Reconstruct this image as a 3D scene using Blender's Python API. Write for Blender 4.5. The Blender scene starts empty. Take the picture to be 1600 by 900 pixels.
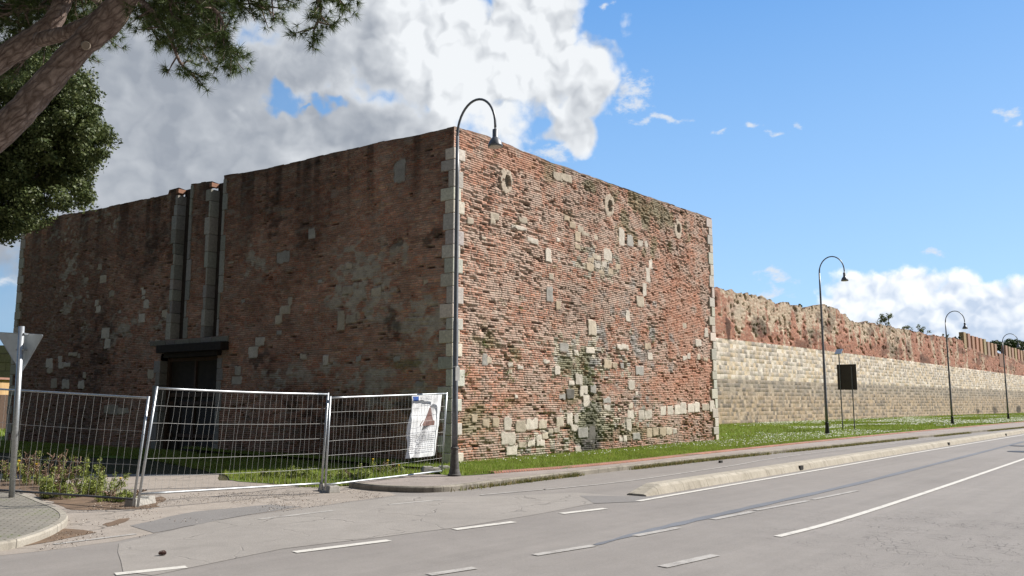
import bpy, bmesh, math, random
import numpy as np
from mathutils import Vector, Matrix

random.seed(7)
RNG = np.random.default_rng(7)
scene = bpy.context.scene
COL = scene.collection

# ------------------------------------------------------------------ camera
FPX, HORIZ, CAMZ = 1300.0, 626.0, 1.75
PITCH = math.atan((HORIZ - 450.0) / FPX)
cam_d = bpy.data.cameras.new('camera')
cam_d.sensor_width = 36.0
cam_d.lens = FPX * 36.0 / 1600.0
cam_d.clip_start = 0.05
cam_d.clip_end = 6000.0
cam = bpy.data.objects.new('camera', cam_d)
COL.objects.link(cam)
cam.location = (0, 0, CAMZ)
cam.rotation_euler = (math.pi / 2 + PITCH, 0, 0)
scene.camera = cam

def ray(px, py):
    a, b = (px - 800.0) / FPX, (450.0 - py) / FPX
    c, s = math.cos(PITCH), math.sin(PITCH)
    return Vector((a, c - b * s, s + b * c))

def G(px, py, z=0.0):
    d = ray(px, py)
    t = (z - CAMZ) / d.z
    return Vector((d.x * t, d.y * t, z))

def P(px, py, D):
    d = ray(px, py)
    t = D / d.y
    return Vector((d.x * t, D, CAMZ + d.z * t))

# ------------------------------------------------------------------ sun, sky
SUN_AZ = math.radians(74.0)      # clockwise from +Y
SUN_EL = math.radians(41.0)
sd = Vector((math.sin(SUN_AZ) * math.cos(SUN_EL), math.cos(SUN_AZ) * math.cos(SUN_EL), math.sin(SUN_EL)))
sun_d = bpy.data.lights.new('sun', 'SUN')
sun_d.energy = 5.0
sun_d.angle = math.radians(0.53)
sun_d.color = (1.0, 0.95, 0.87)
sun = bpy.data.objects.new('sun', sun_d)
COL.objects.link(sun)
sun.rotation_euler = (-sd).to_track_quat('-Z', 'Y').to_euler()

scene.view_settings.view_transform = 'Standard'
scene.view_settings.look = 'None'
scene.view_settings.gamma = 1.0
scene.view_settings.use_curve_mapping = False
scene.view_settings.exposure = 0.62

world = bpy.data.worlds.new('World')
scene.world = world
world.use_nodes = True

class NT:
    """short node-tree writer"""
    def __init__(s, tree):
        s.t = tree; s.n = tree.nodes; s.l = tree.links
    def add(s, kind, **kw):
        n = s.n.new(kind)
        for k, v in kw.items(): setattr(n, k, v)
        return n
    def put(s, sock, v):
        if isinstance(v, bpy.types.NodeSocket): s.l.new(v, sock)
        else: sock.default_value = v
    def math(s, op, a, b=None, c=None, clamp=False):
        n = s.add('ShaderNodeMath', operation=op, use_clamp=clamp)
        s.put(n.inputs[0], a)
        if b is not None: s.put(n.inputs[1], b)
        if c is not None: s.put(n.inputs[2], c)
        return n.outputs[0]
    def vmath(s, op, a, b=None):
        n = s.add('ShaderNodeVectorMath', operation=op)
        s.put(n.inputs[0], a)
        if b is not None: s.put(n.inputs[1], b)
        return n.outputs['Value'] if op in ('LENGTH', 'DOT_PRODUCT') else n.outputs[0]
    def noise(s, vec, scale, detail=3, rough=0.5, dist=0.0):
        n = s.add('ShaderNodeTexNoise')
        s.put(n.inputs['Vector'], vec)
        n.inputs['Scale'].default_value = scale
        n.inputs['Detail'].default_value = detail
        n.inputs['Roughness'].default_value = rough
        n.inputs['Distortion'].default_value = dist
        return n.outputs['Fac']
    def remap(s, v, a, b, c=0.0, d=1.0, smooth=False):
        n = s.add('ShaderNodeMapRange')
        if smooth: n.interpolation_type = 'SMOOTHSTEP'
        s.put(n.inputs[0], v)
        for i, x in enumerate((a, b, c, d)): s.put(n.inputs[i + 1], x)
        return n.outputs[0]
    def mix(s, fac, a, b, mode='MIX'):
        n = s.add('ShaderNodeMix', data_type='RGBA', blend_type=mode)
        s.put(n.inputs[0], fac)
        s.put(n.inputs[6], a if isinstance(a, bpy.types.NodeSocket) else (*a, 1.0) if len(a) == 3 else a)
        s.put(n.inputs[7], b if isinstance(b, bpy.types.NodeSocket) else (*b, 1.0) if len(b) == 3 else b)
        return n.outputs[2]
    def mapping(s, vec, loc=(0, 0, 0), rot=(0, 0, 0), scale=(1, 1, 1), kind='POINT'):
        n = s.add('ShaderNodeMapping', vector_type=kind)
        s.put(n.inputs[0], vec)
        n.inputs['Location'].default_value = loc
        n.inputs['Rotation'].default_value = rot
        n.inputs['Scale'].default_value = scale
        return n.outputs[0]

# ---- sky: Nishita blue with procedural clouds laid out by direction
w = NT(world.node_tree)
bg = w.n['Background']
sky = w.add('ShaderNodeTexSky', sky_type='NISHITA')
sky.sun_disc = False
sky.sun_elevation = SUN_EL
sky.sun_rotation = SUN_AZ
sky.air_density = 1.0
sky.dust_density = 0.6
sky.ozone_density = 2.2
tc = w.add('ShaderNodeTexCoord')
sep = w.add('ShaderNodeSeparateXYZ')
w.l.new(tc.outputs['Generated'], sep.inputs[0])
az = w.math('ARCTAN2', sep.outputs[0], sep.outputs[1])
hyp = w.math('SQRT', w.math('ADD', w.math('MULTIPLY', sep.outputs[0], sep.outputs[0]), w.math('MULTIPLY', sep.outputs[1], sep.outputs[1])))
el = w.math('ARCTAN2', sep.outputs[2], hyp)
cmb = w.add('ShaderNodeCombineXYZ')
w.l.new(az, cmb.inputs[0]); w.l.new(el, cmb.inputs[1])
uv = cmb.outputs[0]
def azel(px, py):
    d = ray(px, py)
    return math.atan2(d.x, d.y), math.atan2(d.z, math.hypot(d.x, d.y))
def blob(vec, px, py, rx, ry, rot=0.0):
    a, e = azel(px, py)
    a2, _ = azel(px + rx, py); _, e2 = azel(px, py - ry)
    sx, sy = abs(a2 - a), abs(e2 - e)
    m = w.mapping(vec, loc=(a, e, 0), rot=(0, 0, rot), scale=(sx, sy, 1.0), kind='TEXTURE')
    return w.math('SUBTRACT', 1.0, w.vmath('LENGTH', m))
def union(vec, blobs):
    o = None
    for b in blobs:
        x = blob(vec, *b)
        if o is None: o = x
        else:
            n = w.add('ShaderNodeMath', operation='SMOOTH_MAX')
            w.l.new(o, n.inputs[0]); w.l.new(x, n.inputs[1]); n.inputs[2].default_value = 0.12
            o = n.outputs[0]
    return o
def w2noise(vec, scale, detail=3, rough=0.5, dist=0.0):
    n = w.add('ShaderNodeTexNoise', noise_dimensions='2D'); w.l.new(vec, n.inputs['Vector'])
    n.inputs['Scale'].default_value = scale; n.inputs['Detail'].default_value = min(detail, 6); n.inputs['Roughness'].default_value = rough
    return n.outputs['Fac']
# warp
def warp(vec, scale, amt):
    n = w.add('ShaderNodeTexNoise', noise_dimensions='2D'); w.l.new(vec, n.inputs['Vector'])
    n.inputs['Scale'].default_value = scale; n.inputs['Detail'].default_value = 2
    c = w.vmath('SUBTRACT', n.outputs['Color'], (0.5, 0.5, 0.5))
    return w.vmath('ADD', vec, w.vmath('MULTIPLY', c, (amt, amt, 0)))
wv = warp(uv, 9.0, 0.10)
big = union(wv, [(250, 200, 400, 290), (640, 70, 370, 210), (830, 60, 120, 130), (915, 125, 80, 90), (885, 195, 60, 55), (850, 30, 80, 80), (60, 60, 500, 330), (-500, 100, 700, 400), (230, 330, 420, 250), (520, 240, 330, 120), (60, 330, 240, 180), (300, -300, 600, 300)])
hole = union(warp(uv, 34.0, 0.055), [(450, 163, 34, 22), (512, 160, 26, 20), (484, 172, 26, 9)])
hole2 = union(wv, [(10, 490, 90, 130), (810, 222, 35, 12)])
def puffs(vec, scale, detail=2.0, rough=0.5):
    n = w.add('ShaderNodeTexVoronoi', feature='F1', voronoi_dimensions='2D')
    w.l.new(vec, n.inputs['Vector']); n.inputs['Scale'].default_value = scale
    n.inputs['Detail'].default_value = detail; n.inputs['Roughness'].default_value = rough
    return w.math('SUBTRACT', 0.5, n.outputs['Distance'])
def ctr(v, k): return w.math('MULTIPLY', w.math('SUBTRACT', v, 0.5), k)
pv_ = warp(uv, 30.0, 0.030)
fine = w2noise(uv, 15.0, 10, 0.62, 0.2)
mid = w2noise(w.mapping(uv, scale=(1.0, 1.5, 1.0)), 4.5, 5, 0.55)
pf = puffs(pv_, 17.0)
pf_l = puffs(w.vmath('ADD', pv_, (0.013, 0.010, 0)), 17.0)
fb = w.math('ADD', w.math('MULTIPLY', big, 1.6), w.math('ADD', ctr(fine, 0.85), w.math('MULTIPLY', pf, 0.55)))
mbig = w.remap(fb, 0.10, 0.55, smooth=True)
mbig = w.math('POWER', mbig, 0.8)
mhole = w.remap(w.math('ADD', hole, ctr(fine, 2.6)), -0.15, 0.75, smooth=True)
mhole2 = w.remap(w.math('ADD', hole2, ctr(fine, 1.6)), -0.1, 0.6, smooth=True)
mbig = w.math('MULTIPLY', mbig, w.math('SUBTRACT', 1.0, w.math('MULTIPLY', w.math('MAXIMUM', mhole, mhole2), 0.95)))
wv2 = warp(uv, 22.0, 0.035)
low = union(wv2, [(1430, 500, 215, 92), (1345, 470, 95, 54), (1418, 462, 90, 52), (1550, 500, 190, 66), (1600, 482, 60, 24), (1800, 480, 200, 50), (2200, 500, 300, 60), (1290, 500, 70, 30)])
pl_ = puffs(warp(uv, 40.0, 0.018), 34.0)
pl_l = puffs(w.vmath('ADD', warp(uv, 40.0, 0.018), (0.006, 0.008, 0)), 34.0)
fl = w.math('ADD', w.math('MULTIPLY', low, 1.3), w.math('ADD', ctr(w2noise(uv, 30.0, 9, 0.62), 0.7), w.math('MULTIPLY', pl_, 0.30)))
mlow = w.remap(fl, 0.05, 0.42, smooth=True)
wis = union(wv2, [(1215, 438, 42, 10), (1190, 466, 48, 14), (1030, 187, 55, 9), (1180, 196, 18, 9), (1120, 206, 14, 7), (1222, 209, 20, 6), (1253, 190, 9, 8), (1575, 178, 32, 13), (1590, 196, 16, 10), (1447, 394, 22, 6), (951, 2, 16, 10), (12, 445, 40, 12), (990, 150, 34, 40), (860, 235, 60, 20)])
fw = w.math('ADD', wis, ctr(w2noise(w.mapping(uv, scale=(1, 1.7, 1)), 50.0, 7, 0.65), 2.6))
mwis = w.math('MULTIPLY', w.remap(fw, 0.05, 1.15, smooth=True), 0.85)
# shading of the cloud bodies: bright towards the sun, grey underneath and in the thick middle
azw = w.remap(w.math('ADD', az, ctr(mid, 0.45)), -0.30, 0.02, smooth=True)
elw = w.remap(w.math('ADD', el, ctr(mid, 0.3)), 0.24, 0.44, smooth=True)
lit = w.math('ADD', w.math('MULTIPLY', azw, 0.62), w.math('MULTIPLY', elw, w.math('ADD', 0.12, w.math('MULTIPLY', azw, 0.35))), clamp=True)
thick = w.remap(fb, 0.15, 0.85, smooth=True)
shade = w.math('SUBTRACT', 1.0, w.math('MULTIPLY', w.math('MULTIPLY', thick, 0.84), w.math('SUBTRACT', 1.0, lit)))
relief = w.math('MULTIPLY', w.math('SUBTRACT', pf, pf_l), w.math('ADD', 0.25, w.math('MULTIPLY', lit, 0.9)))
shade = w.math('ADD', shade, w.math('ADD', relief, w.math('ADD', w.math('SUBTRACT', ctr(mid, 0.95), 0.03), ctr(fine, 0.32))), clamp=True)
ccol = w.mix(shade, (2.9, 3.2, 3.7), (7.5, 7.75, 8.0))
lshade = w.remap(w.math('ADD', w.math('SUBTRACT', el, 0.098), ctr(w2noise(uv, 22.0, 5, 0.6), 0.10)), -0.045, 0.050)
lshade = w.math('ADD', lshade, w.math('MULTIPLY', w.math('SUBTRACT', pl_, pl_l), 0.8), clamp=True)
lcol = w.mix(lshade, (4.9, 5.8, 7.2), (9.2, 9.4, 9.6))
skyc = w.mix(1.0, sky.outputs[0], (1.0, 1.0, 1.0), 'MULTIPLY')
elk = w.remap(el, 0.0, 0.5)
azd = w.remap(az, -0.5, 0.1, 0.70, 1.0)
SKYMIX = w.mix(0.72, skyc, w.mix(elk, (4.4, 7.2, 10.4), (1.15, 3.5, 8.0)))
azc = w.add('ShaderNodeCombineXYZ')
for _i in range(3): w.l.new(azd, azc.inputs[_i])
SKYMIX = w.vmath('MULTIPLY', SKYMIX, azc.outputs[0])
c0 = w.mix(mwis, SKYMIX, (6.5, 6.9, 7.4))
c1 = w.mix(mlow, c0, lcol)
c2 = w.mix(mbig, c1, ccol)
# unseen grey cloud added behind the camera to cut fill on the shaded face
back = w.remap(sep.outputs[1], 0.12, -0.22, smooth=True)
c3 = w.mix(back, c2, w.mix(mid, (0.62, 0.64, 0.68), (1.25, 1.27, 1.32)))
up = w.remap(el, 0.62, 0.95, smooth=True)
c3 = w.mix(w.math('MULTIPLY', up, 0.8), c3, (1.5, 2.0, 2.9))
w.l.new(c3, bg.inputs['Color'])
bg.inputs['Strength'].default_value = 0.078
world.cycles.sampling_method = 'MANUAL'
world.cycles.sample_map_resolution = 512

# ------------------------------------------------------------------ helpers
def tag(o, label=None, cat=None, group=None, kind=None):
    if label: o['label'] = label
    if cat: o['category'] = cat
    if group: o['group'] = group
    if kind: o['kind'] = kind
    return o

def thing(name, label, cat, loc=(0, 0, 0), rotz=0.0, group=None):
    o = bpy.data.objects.new(name, None)
    o.empty_display_size = 0.2
    COL.objects.link(o)
    o.location = loc
    o.rotation_euler = (0, 0, rotz)
    return tag(o, label, cat, group)

def link(name, me, parent=None):
    o = bpy.data.objects.new(name, me)
    COL.objects.link(o)
    if parent is not None: o.parent = parent
    return o

def copy_tree(o, parent=None):
    c = o.copy(); COL.objects.link(c)
    if parent is not None: c.parent = parent
    for ch in [x for x in bpy.data.objects if x.parent == o]:
        copy_tree(ch, c)
    return c

def mesh_np(name, verts, faces, mat, parent=None, cols=None, smooth=False, loc=None):
    """verts (n,3), faces (m,k) arrays -> one object"""
    verts = np.asarray(verts, np.float32); faces = np.asarray(faces, np.int32)
    if loc is not None: verts = verts - np.asarray(loc, np.float32)
    me = bpy.data.meshes.new(name)
    k = faces.shape[1]; m = len(faces)
    me.vertices.add(len(verts)); me.vertices.foreach_set('co', verts.ravel())
    me.loops.add(m * k); me.loops.foreach_set('vertex_index', faces.ravel())
    me.polygons.add(m)
    me.polygons.foreach_set('loop_start', np.arange(m, dtype=np.int32) * k)
    me.polygons.foreach_set('loop_total', np.full(m, k, np.int32))
    if smooth: me.polygons.foreach_set('use_smooth', np.ones(m, bool))
    me.update(calc_edges=True)
    if cols is not None:
        at = me.color_attributes.new('Col', 'FLOAT_COLOR', 'POINT')
        c4 = np.ones((len(verts), 4), np.float32); c4[:, :3] = cols
        at.data.foreach_set('color', c4.ravel())
    me.materials.append(mat)
    o = link(name, me, parent)
    if loc is not None: o.location = loc
    return o

class MB:
    """collects simple shapes into one mesh"""
    def __init__(s): s.v = []; s.f = []
    def poly(s, pts):
        b = len(s.v); s.v += [tuple(p) for p in pts]; s.f.append(tuple(range(b, b + len(pts)))); return s
    def prism(s, base, h):
        """base: list of Vector (ccw from above), extruded by vector h"""
        n = len(base); b = len(s.v); h = Vector(h)
        s.v += [tuple(p) for p in base] + [tuple(Vector(p) + h) for p in base]
        s.f.append(tuple(range(b + n - 1, b - 1, -1))); s.f.append(tuple(range(b + n, b + 2 * n)))
        for i in range(n):
            j = (i + 1) % n
            s.f.append((b + i, b + j, b + n + j, b + n + i))
        return s
    def box(s, c, size, rotz=0.0, ax=None):
        c = Vector(c)
        if ax is None:
            R = Matrix.Rotation(rotz, 3, 'Z')
            ax = [R @ Vector(a) for a in ((1, 0, 0), (0, 1, 0), (0, 0, 1))]
        hx, hy, hz = [Vector(a) * (d / 2) for a, d in zip(ax, size)]
        b = len(s.v)
        for sz in (-1, 1):
            for sx, sy in ((-1, -1), (1, -1), (1, 1), (-1, 1)):
                s.v.append(tuple(c + hx * sx + hy * sy + hz * sz))
        s.f += [(b + 3, b + 2, b + 1, b), (b + 4, b + 5, b + 6, b + 7)]
        for i in range(4):
            j = (i + 1) % 4
            s.f.append((b + i, b + j, b + 4 + j, b + 4 + i))
        return s
    def tube(s, pts, rads, seg=8, cap=True):
        pts = [Vector(p) for p in pts]
        if not hasattr(rads, '__len__'): rads = [rads] * len(pts)
        n = len(pts); b = len(s.v)
        up = None
        for i, p in enumerate(pts):
            d = (pts[min(i + 1, n - 1)] - pts[max(i - 1, 0)]).normalized()
            if up is None:
                up = Vector((0, 0, 1)) if abs(d.z) < 0.9 else Vector((1, 0, 0))
            a = d.cross(up).normalized(); up = a.cross(d).normalized()
            for k in range(seg):
                t = 2 * math.pi * k / seg
                s.v.append(tuple(p + (a * math.cos(t) + up * math.sin(t)) * rads[i]))
        for i in range(n - 1):
            for k in range(seg):
                j = (k + 1) % seg
                s.f.append((b + i * seg + k, b + i * seg + j, b + (i + 1) * seg + j, b + (i + 1) * seg + k))
        if cap:
            s.f.append(tuple(b + k for k in reversed(range(seg))))
            s.f.append(tuple(b + (n - 1) * seg + k for k in range(seg)))
        return s
    def lathe(s, prof, c=(0, 0, 0), seg=20):
        b = len(s.v); c = Vector(c); n = len(prof)
        for r, z in prof:
            for k in range(seg):
                t = 2 * math.pi * k / seg
                s.v.append((c.x + r * math.cos(t), c.y + r * math.sin(t), c.z + z))
        for i in range(n - 1):
            for k in range(seg):
                j = (k + 1) % seg
                s.f.append((b + i * seg + k, b + i * seg + j, b + (i + 1) * seg + j, b + (i + 1) * seg + k))
        s.f.append(tuple(b + k for k in reversed(range(seg))))
        s.f.append(tuple(b + (n - 1) * seg + k for k in range(seg)))
        return s
    def build(s, name, mat, parent=None, smooth=False, bevel=0.0, loc=None):
        me = bpy.data.meshes.new(name)
        v = s.v
        if loc is not None: v = [(a - loc[0], b - loc[1], c - loc[2]) for a, b, c in v]
        me.from_pydata(v, [], s.f)
        if bevel > 0:
            bm = bmesh.new(); bm.from_mesh(me)
            bmesh.ops.bevel(bm, geom=bm.edges[:] , offset=bevel, segments=2, affect='EDGES', profile=0.6)
            bm.to_mesh(me); bm.free()
        if smooth:
            me.polygons.foreach_set('use_smooth', [True] * len(me.polygons))
        me.materials.append(mat)
        o = link(name, me, parent)
        if loc is not None: o.location = loc
        return o

# ---- numpy noise
def h2(i, j, s=0):
    x = np.sin(i * 127.1 + j * 311.7 + s * 74.7 + 13.7) * 43758.5453
    return x - np.floor(x)
def vn(x, y, s=0):
    xi, yi = np.floor(x), np.floor(y); fx, fy = x - xi, y - yi
    fx = fx * fx * (3 - 2 * fx); fy = fy * fy * (3 - 2 * fy)
    a = h2(xi, yi, s) * (1 - fx) + h2(xi + 1, yi, s) * fx
    b = h2(xi, yi + 1, s) * (1 - fx) + h2(xi + 1, yi + 1, s) * fx
    return a * (1 - fy) + b * fy
def fbm(x, y, s=0, o=4):
    r = 0; a = 0.5; t = 0
    for k in range(o):
        r = r + a * vn(x * 2 ** k + 17.3 * k, y * 2 ** k - 9.1 * k, s + k); t += a; a *= 0.5
    return r / t
def sstep(a, b, x):
    t = np.clip((x - a) / (b - a), 0, 1); return t * t * (3 - 2 * t)
def lerp(a, b, t):
    t = np.asarray(t)[..., None]; return np.asarray(a) * (1 - t) + np.asarray(b) * t
def pick(palette, r):
    """palette (k,3), r in 0..1 -> colours"""
    pal = np.asarray(palette, float)
    return pal[np.minimum((r * len(pal)).astype(int), len(pal) - 1)]

# ------------------------------------------------------------------ materials
def base_mat(name):
    m = bpy.data.materials.new(name); m.use_nodes = True
    t = NT(m.node_tree); b = t.n['Principled BSDF']
    return m, t, b
def bump(t, b, h, strength=0.4, dist=0.02):
    n = t.add('ShaderNodeBump'); n.inputs['Strength'].default_value = strength
    n.inputs['Distance'].default_value = dist
    t.put(n.inputs['Height'], h); t.l.new(n.outputs[0], b.inputs['Normal'])
def objco(t): return t.add('ShaderNodeTexCoord').outputs['Object']
def geoco(t): return t.add('ShaderNodeNewGeometry').outputs['Position']

def simple(name, c1, c2=None, scale=8.0, rough=0.7, metal=0.0, bmp=0.0, bscale=None, spec=0.5):
    m, t, b = base_mat(name)
    co = geoco(t)
    c2 = c2 or tuple(x * 0.75 for x in c1)
    f = t.remap(t.noise(co, scale, 6, 0.6), 0.3, 0.7)
    t.l.new(t.mix(f, c1, c2), b.inputs['Base Color'])
    b.inputs['Roughness'].default_value = rough
    b.inputs['Metallic'].default_value = metal
    b.inputs['Specular IOR Level'].default_value = spec
    if bmp: bump(t, b, t.noise(co, bscale or scale * 6, 4, 0.6), bmp, 0.01)
    return m

def attr_mat(name, rough=0.92, grain=60.0, amt=0.35, bmp=0.35, spec=0.25, dist=0.012):
    m, t, b = base_mat(name)
    at = t.add('ShaderNodeAttribute', attribute_name='Col')
    co = geoco(t)
    f = t.remap(t.noise(co, grain, 5, 0.65), 0.25, 0.75, 1 - amt, 1 + amt)
    c = t.vmath('MULTIPLY', at.outputs['Color'], t.add('ShaderNodeCombineXYZ').outputs[0])
    cx = t.n[-1] if False else None
    comb = [n for n in t.n if n.bl_idname == 'ShaderNodeCombineXYZ'][-1]
    for i in range(3): t.l.new(f, comb.inputs[i])
    t.l.new(c, b.inputs['Base Color'])
    b.inputs['Roughness'].default_value = rough
    b.inputs['Specular IOR Level'].default_value = spec
    if bmp: bump(t, b, t.noise(co, grain * 0.8, 5, 0.7), bmp, dist)
    return m

def leaf_mat(name, trans=0.25, rough=0.55):
    m, t, b = base_mat(name)
    at = t.add('ShaderNodeAttribute', attribute_name='Col')
    t.l.new(at.outputs['Color'], b.inputs['Base Color'])
    b.inputs['Roughness'].default_value = rough
    b.inputs['Specular IOR Level'].default_value = 0.35
    tr = t.add('ShaderNodeBsdfTranslucent')
    t.l.new(at.outputs['Color'], tr.inputs['Color'])
    mx = t.add('ShaderNodeMixShader'); mx.inputs[0].default_value = trans
    t.l.new(b.outputs[0], mx.inputs[1]); t.l.new(tr.outputs[0], mx.inputs[2])
    out = [n for n in t.n if n.bl_idname == 'ShaderNodeOutputMaterial'][0]
    t.l.new(mx.outputs[0], out.inputs['Surface'])
    return m

RD = Vector((0.647, 0.762, 0)).normalized()        # direction of the road
ROADROT = math.atan2(RD.y, RD.x)

def asphalt(name, base, crack=0.0, crack_at=None, crack_r=4.0, patchy=0.12, streak=True, grain=0.22, tint=(1, 1, 1)):
    m, t, b = base_mat(name)
    co = geoco(t)
    al = t.mapping(co, rot=(0, 0, ROADROT), kind='TEXTURE')
    g1 = t.noise(co, 95.0, 3, 0.75)
    g2 = t.noise(co, 3.0, 5, 0.6)
    g3 = t.noise(co, 0.45, 4, 0.55)
    v = t.math('ADD', 1.0, t.math('MULTIPLY', t.math('SUBTRACT', g1, 0.5), grain * 3))
    v = t.math('MULTIPLY', v, t.math('ADD', 1.0, t.math('MULTIPLY', t.math('SUBTRACT', g2, 0.5), patchy * 2)))
    v = t.math('MULTIPLY', v, t.math('ADD', 1.0, t.math('MULTIPLY', t.math('SUBTRACT', g3, 0.5), patchy * 2.6)))
    if streak:
        st = t.noise(t.mapping(al, scale=(0.05, 1.0, 1.0)), 1.3, 4, 0.55)
        v = t.math('MULTIPLY', v, t.math('ADD', 1.0, t.math('MULTIPLY', t.math('SUBTRACT', st, 0.5), 0.42)))
        st2 = t.noise(t.mapping(al, scale=(0.03, 1.0, 1.0)), 7.0, 3, 0.55)
        v = t.math('MULTIPLY', v, t.math('ADD', 1.0, t.math('MULTIPLY', t.math('SUBTRACT', st2, 0.5), 0.14)))
    rgb = t.add('ShaderNodeCombineXYZ')
    for i in range(3): t.l.new(t.math('MULTIPLY', v, base[i]), rgb.inputs[i])
    col = rgb.outputs[0]
    g4 = t.noise(co, 28.0, 4, 0.8)
    rgb2 = t.add('ShaderNodeCombineXYZ'); gg = t.math('ADD', 1.0, t.math('MULTIPLY', t.math('SUBTRACT', g4, 0.5), grain * 2.4))
    for i in range(3): t.l.new(gg, rgb2.inputs[i])
    col = t.vmath('MULTIPLY', col, rgb2.outputs[0])
    # oily dark spots
    sp = t.remap(t.noise(co, 1.7, 2, 0.4), 0.70, 0.80)
    col = t.mix(t.math('MULTIPLY', sp, 0.35), col, tuple(x * 0.5 for x in base))
    hgt = g1
    if crack > 0:
        wv = t.add('ShaderNodeTexNoise'); t.l.new(co, wv.inputs['Vector']); wv.inputs['Scale'].default_value = 3.0
        cw = t.vmath('ADD', co, t.vmath('MULTIPLY', t.vmath('SUBTRACT', wv.outputs['Color'], (0.5, 0.5, 0.5)), (0.35, 0.35, 0)))
        vo = t.add('ShaderNodeTexVoronoi', feature='DISTANCE_TO_EDGE'); t.l.new(cw, vo.inputs['Vector'])
        vo.inputs['Scale'].default_value = crack
        ln = t.remap(vo.outputs['Distance'], 0.0, 0.045 if crack > 1.2 else 0.018, 1.0, 0.0)
        msk = t.remap(t.noise(co, 0.9, 3, 0.5), 0.46, 0.60)
        if crack_at is not None:
            dd = t.vmath('LENGTH', t.vmath('SUBTRACT', co, tuple(crack_at)))
            dd = t.math('ADD', dd, t.math('MULTIPLY', t.noise(co, 1.1, 3), 2.0))
            msk = t.remap(dd, crack_r, crack_r * 0.55)
            ln = t.math('MULTIPLY', ln, t.remap(t.noise(co, 1.6, 4), 0.44, 0.58))
        ln = t.math('MULTIPLY', ln, msk)
        col = t.mix(t.math('MULTIPLY', ln, 0.75 if crack > 1.2 else 0.5), col, tuple(x * 0.35 for x in base))
        hgt = t.math('SUBTRACT', g1, t.math('MULTIPLY', ln, 2.5))
    t.l.new(col, b.inputs['Base Color'])
    b.inputs['Roughness'].default_value = 0.88
    b.inputs['Specular IOR Level'].default_value = 0.3
    bump(t, b, hgt, 0.55, 0.006)
    return m

M = {}
M['wall'] = attr_mat('old_masonry', grain=45.0, amt=0.38, bmp=0.5)
M['far_wall'] = attr_mat('far_masonry', grain=9.0, amt=0.30, bmp=0.4, dist=0.04)
M['stone'] = attr_mat('dressed_stone', grain=16.0, amt=0.30, bmp=0.4, dist=0.015)
M['leaf'] = leaf_mat('leaves', 0.22)
M['needle'] = leaf_mat('pine_needles', 0.15, 0.5)
M['grass'] = leaf_mat('grass_blades', 0.30, 0.6)
M['petal'] = leaf_mat('petals', 0.2, 0.7)
M['road'] = asphalt('road_asphalt', (0.226, 0.207, 0.192), crack=7.0, crack_at=G(1640, 850), crack_r=5.2)
M['drive'] = asphalt('old_cracked_asphalt', (0.30, 0.262, 0.228), crack=1.3, patchy=0.22, streak=False, grain=0.32)
M['patch'] = asphalt('asphalt_patch', (0.198, 0.186, 0.178), streak=False, patchy=0.1)
M['junction'] = asphalt('junction_asphalt', (0.265, 0.243, 0.222), crack=0.8, patchy=0.16, streak=False, grain=0.2)
M['side'] = asphalt('sidewalk_asphalt', (0.275, 0.238, 0.215), crack=1.1, patchy=0.25, streak=False, grain=0.2)
M['seam'] = asphalt('tar_seam', (0.150, 0.158, 0.178), streak=False, patchy=0.2, grain=0.1)
M['steel'] = simple('galvanised_steel', (0.50, 0.52, 0.54), (0.36, 0.38, 0.40), 25.0, 0.42, 0.75)
M['wire'] = simple('galvanised_wire', (0.44, 0.44, 0.43), (0.32, 0.32, 0.31), 25.0, 0.5, 0.35)
M['dark_steel'] = simple('weathered_dark_pipe', (0.10, 0.10, 0.105), (0.06, 0.06, 0.065), 25.0, 0.55, 0.3)
M['lamp'] = simple('grey_lamp_paint', (0.155, 0.165, 0.185), (0.11, 0.118, 0.132), 12.0, 0.42, 0.25)
M['lamp_base'] = simple('cast_iron_base', (0.105, 0.098, 0.092), (0.06, 0.056, 0.053), 20.0, 0.65, 0.2, 0.3)
M['lamp_black'] = simple('black_cast_iron_base', (0.03, 0.03, 0.033), (0.02, 0.02, 0.022), 20.0, 0.55, 0.2, 0.3)
M['glass'] = simple('frosted_lamp_glass', (0.55, 0.50, 0.44), (0.42, 0.38, 0.33), 10.0, 0.25)
M['block'] = simple('precast_concrete', (0.42, 0.40, 0.365), (0.27, 0.255, 0.23), 14.0, 0.9, 0, 0.5, 90)
def jointed(name, c1, c2, step, gw=0.012):
    m, t, b = base_mat(name)
    co = geoco(t)
    f = t.remap(t.noise(co, 2.3, 6, 0.65), 0.32, 0.68)
    g = t.remap(t.noise(co, 45.0, 4, 0.7), 0.25, 0.75, 0.80, 1.18)
    c = t.mix(f, c1, c2)
    cx = t.add('ShaderNodeCombineXYZ')
    for i in range(3): t.l.new(g, cx.inputs[i])
    c = t.vmath('MULTIPLY', c, cx.outputs[0])
    al = t.math('ADD', t.vmath('DOT_PRODUCT', co, tuple(RD)), t.math('MULTIPLY', t.noise(co, 4.0, 3), 0.03))
    fr_ = t.math('FRACT', t.math('DIVIDE', al, step))
    ln = t.math('LESS_THAN', fr_, gw / step)
    st = t.math('MULTIPLY', t.remap(t.noise(t.mapping(co, scale=(1, 1, 0.15)), 7.0, 4, 0.6), 0.52, 0.68), 0.45)
    c = t.mix(st, c, tuple(x * 0.45 for x in c2))
    c = t.mix(t.math('MULTIPLY', ln, 0.75), c, (0.06, 0.055, 0.045))
    t.l.new(c, b.inputs['Base Color']); b.inputs['Roughness'].default_value = 0.93
    b.inputs['Specular IOR Level'].default_value = 0.2
    bump(t, b, t.math('SUBTRACT', t.noise(co, 60, 4, 0.7), ln), 0.5, 0.01)
    return m
M['divider'] = jointed('divider_concrete', (0.43, 0.39, 0.325), (0.33, 0.295, 0.24), 1.0)
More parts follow.
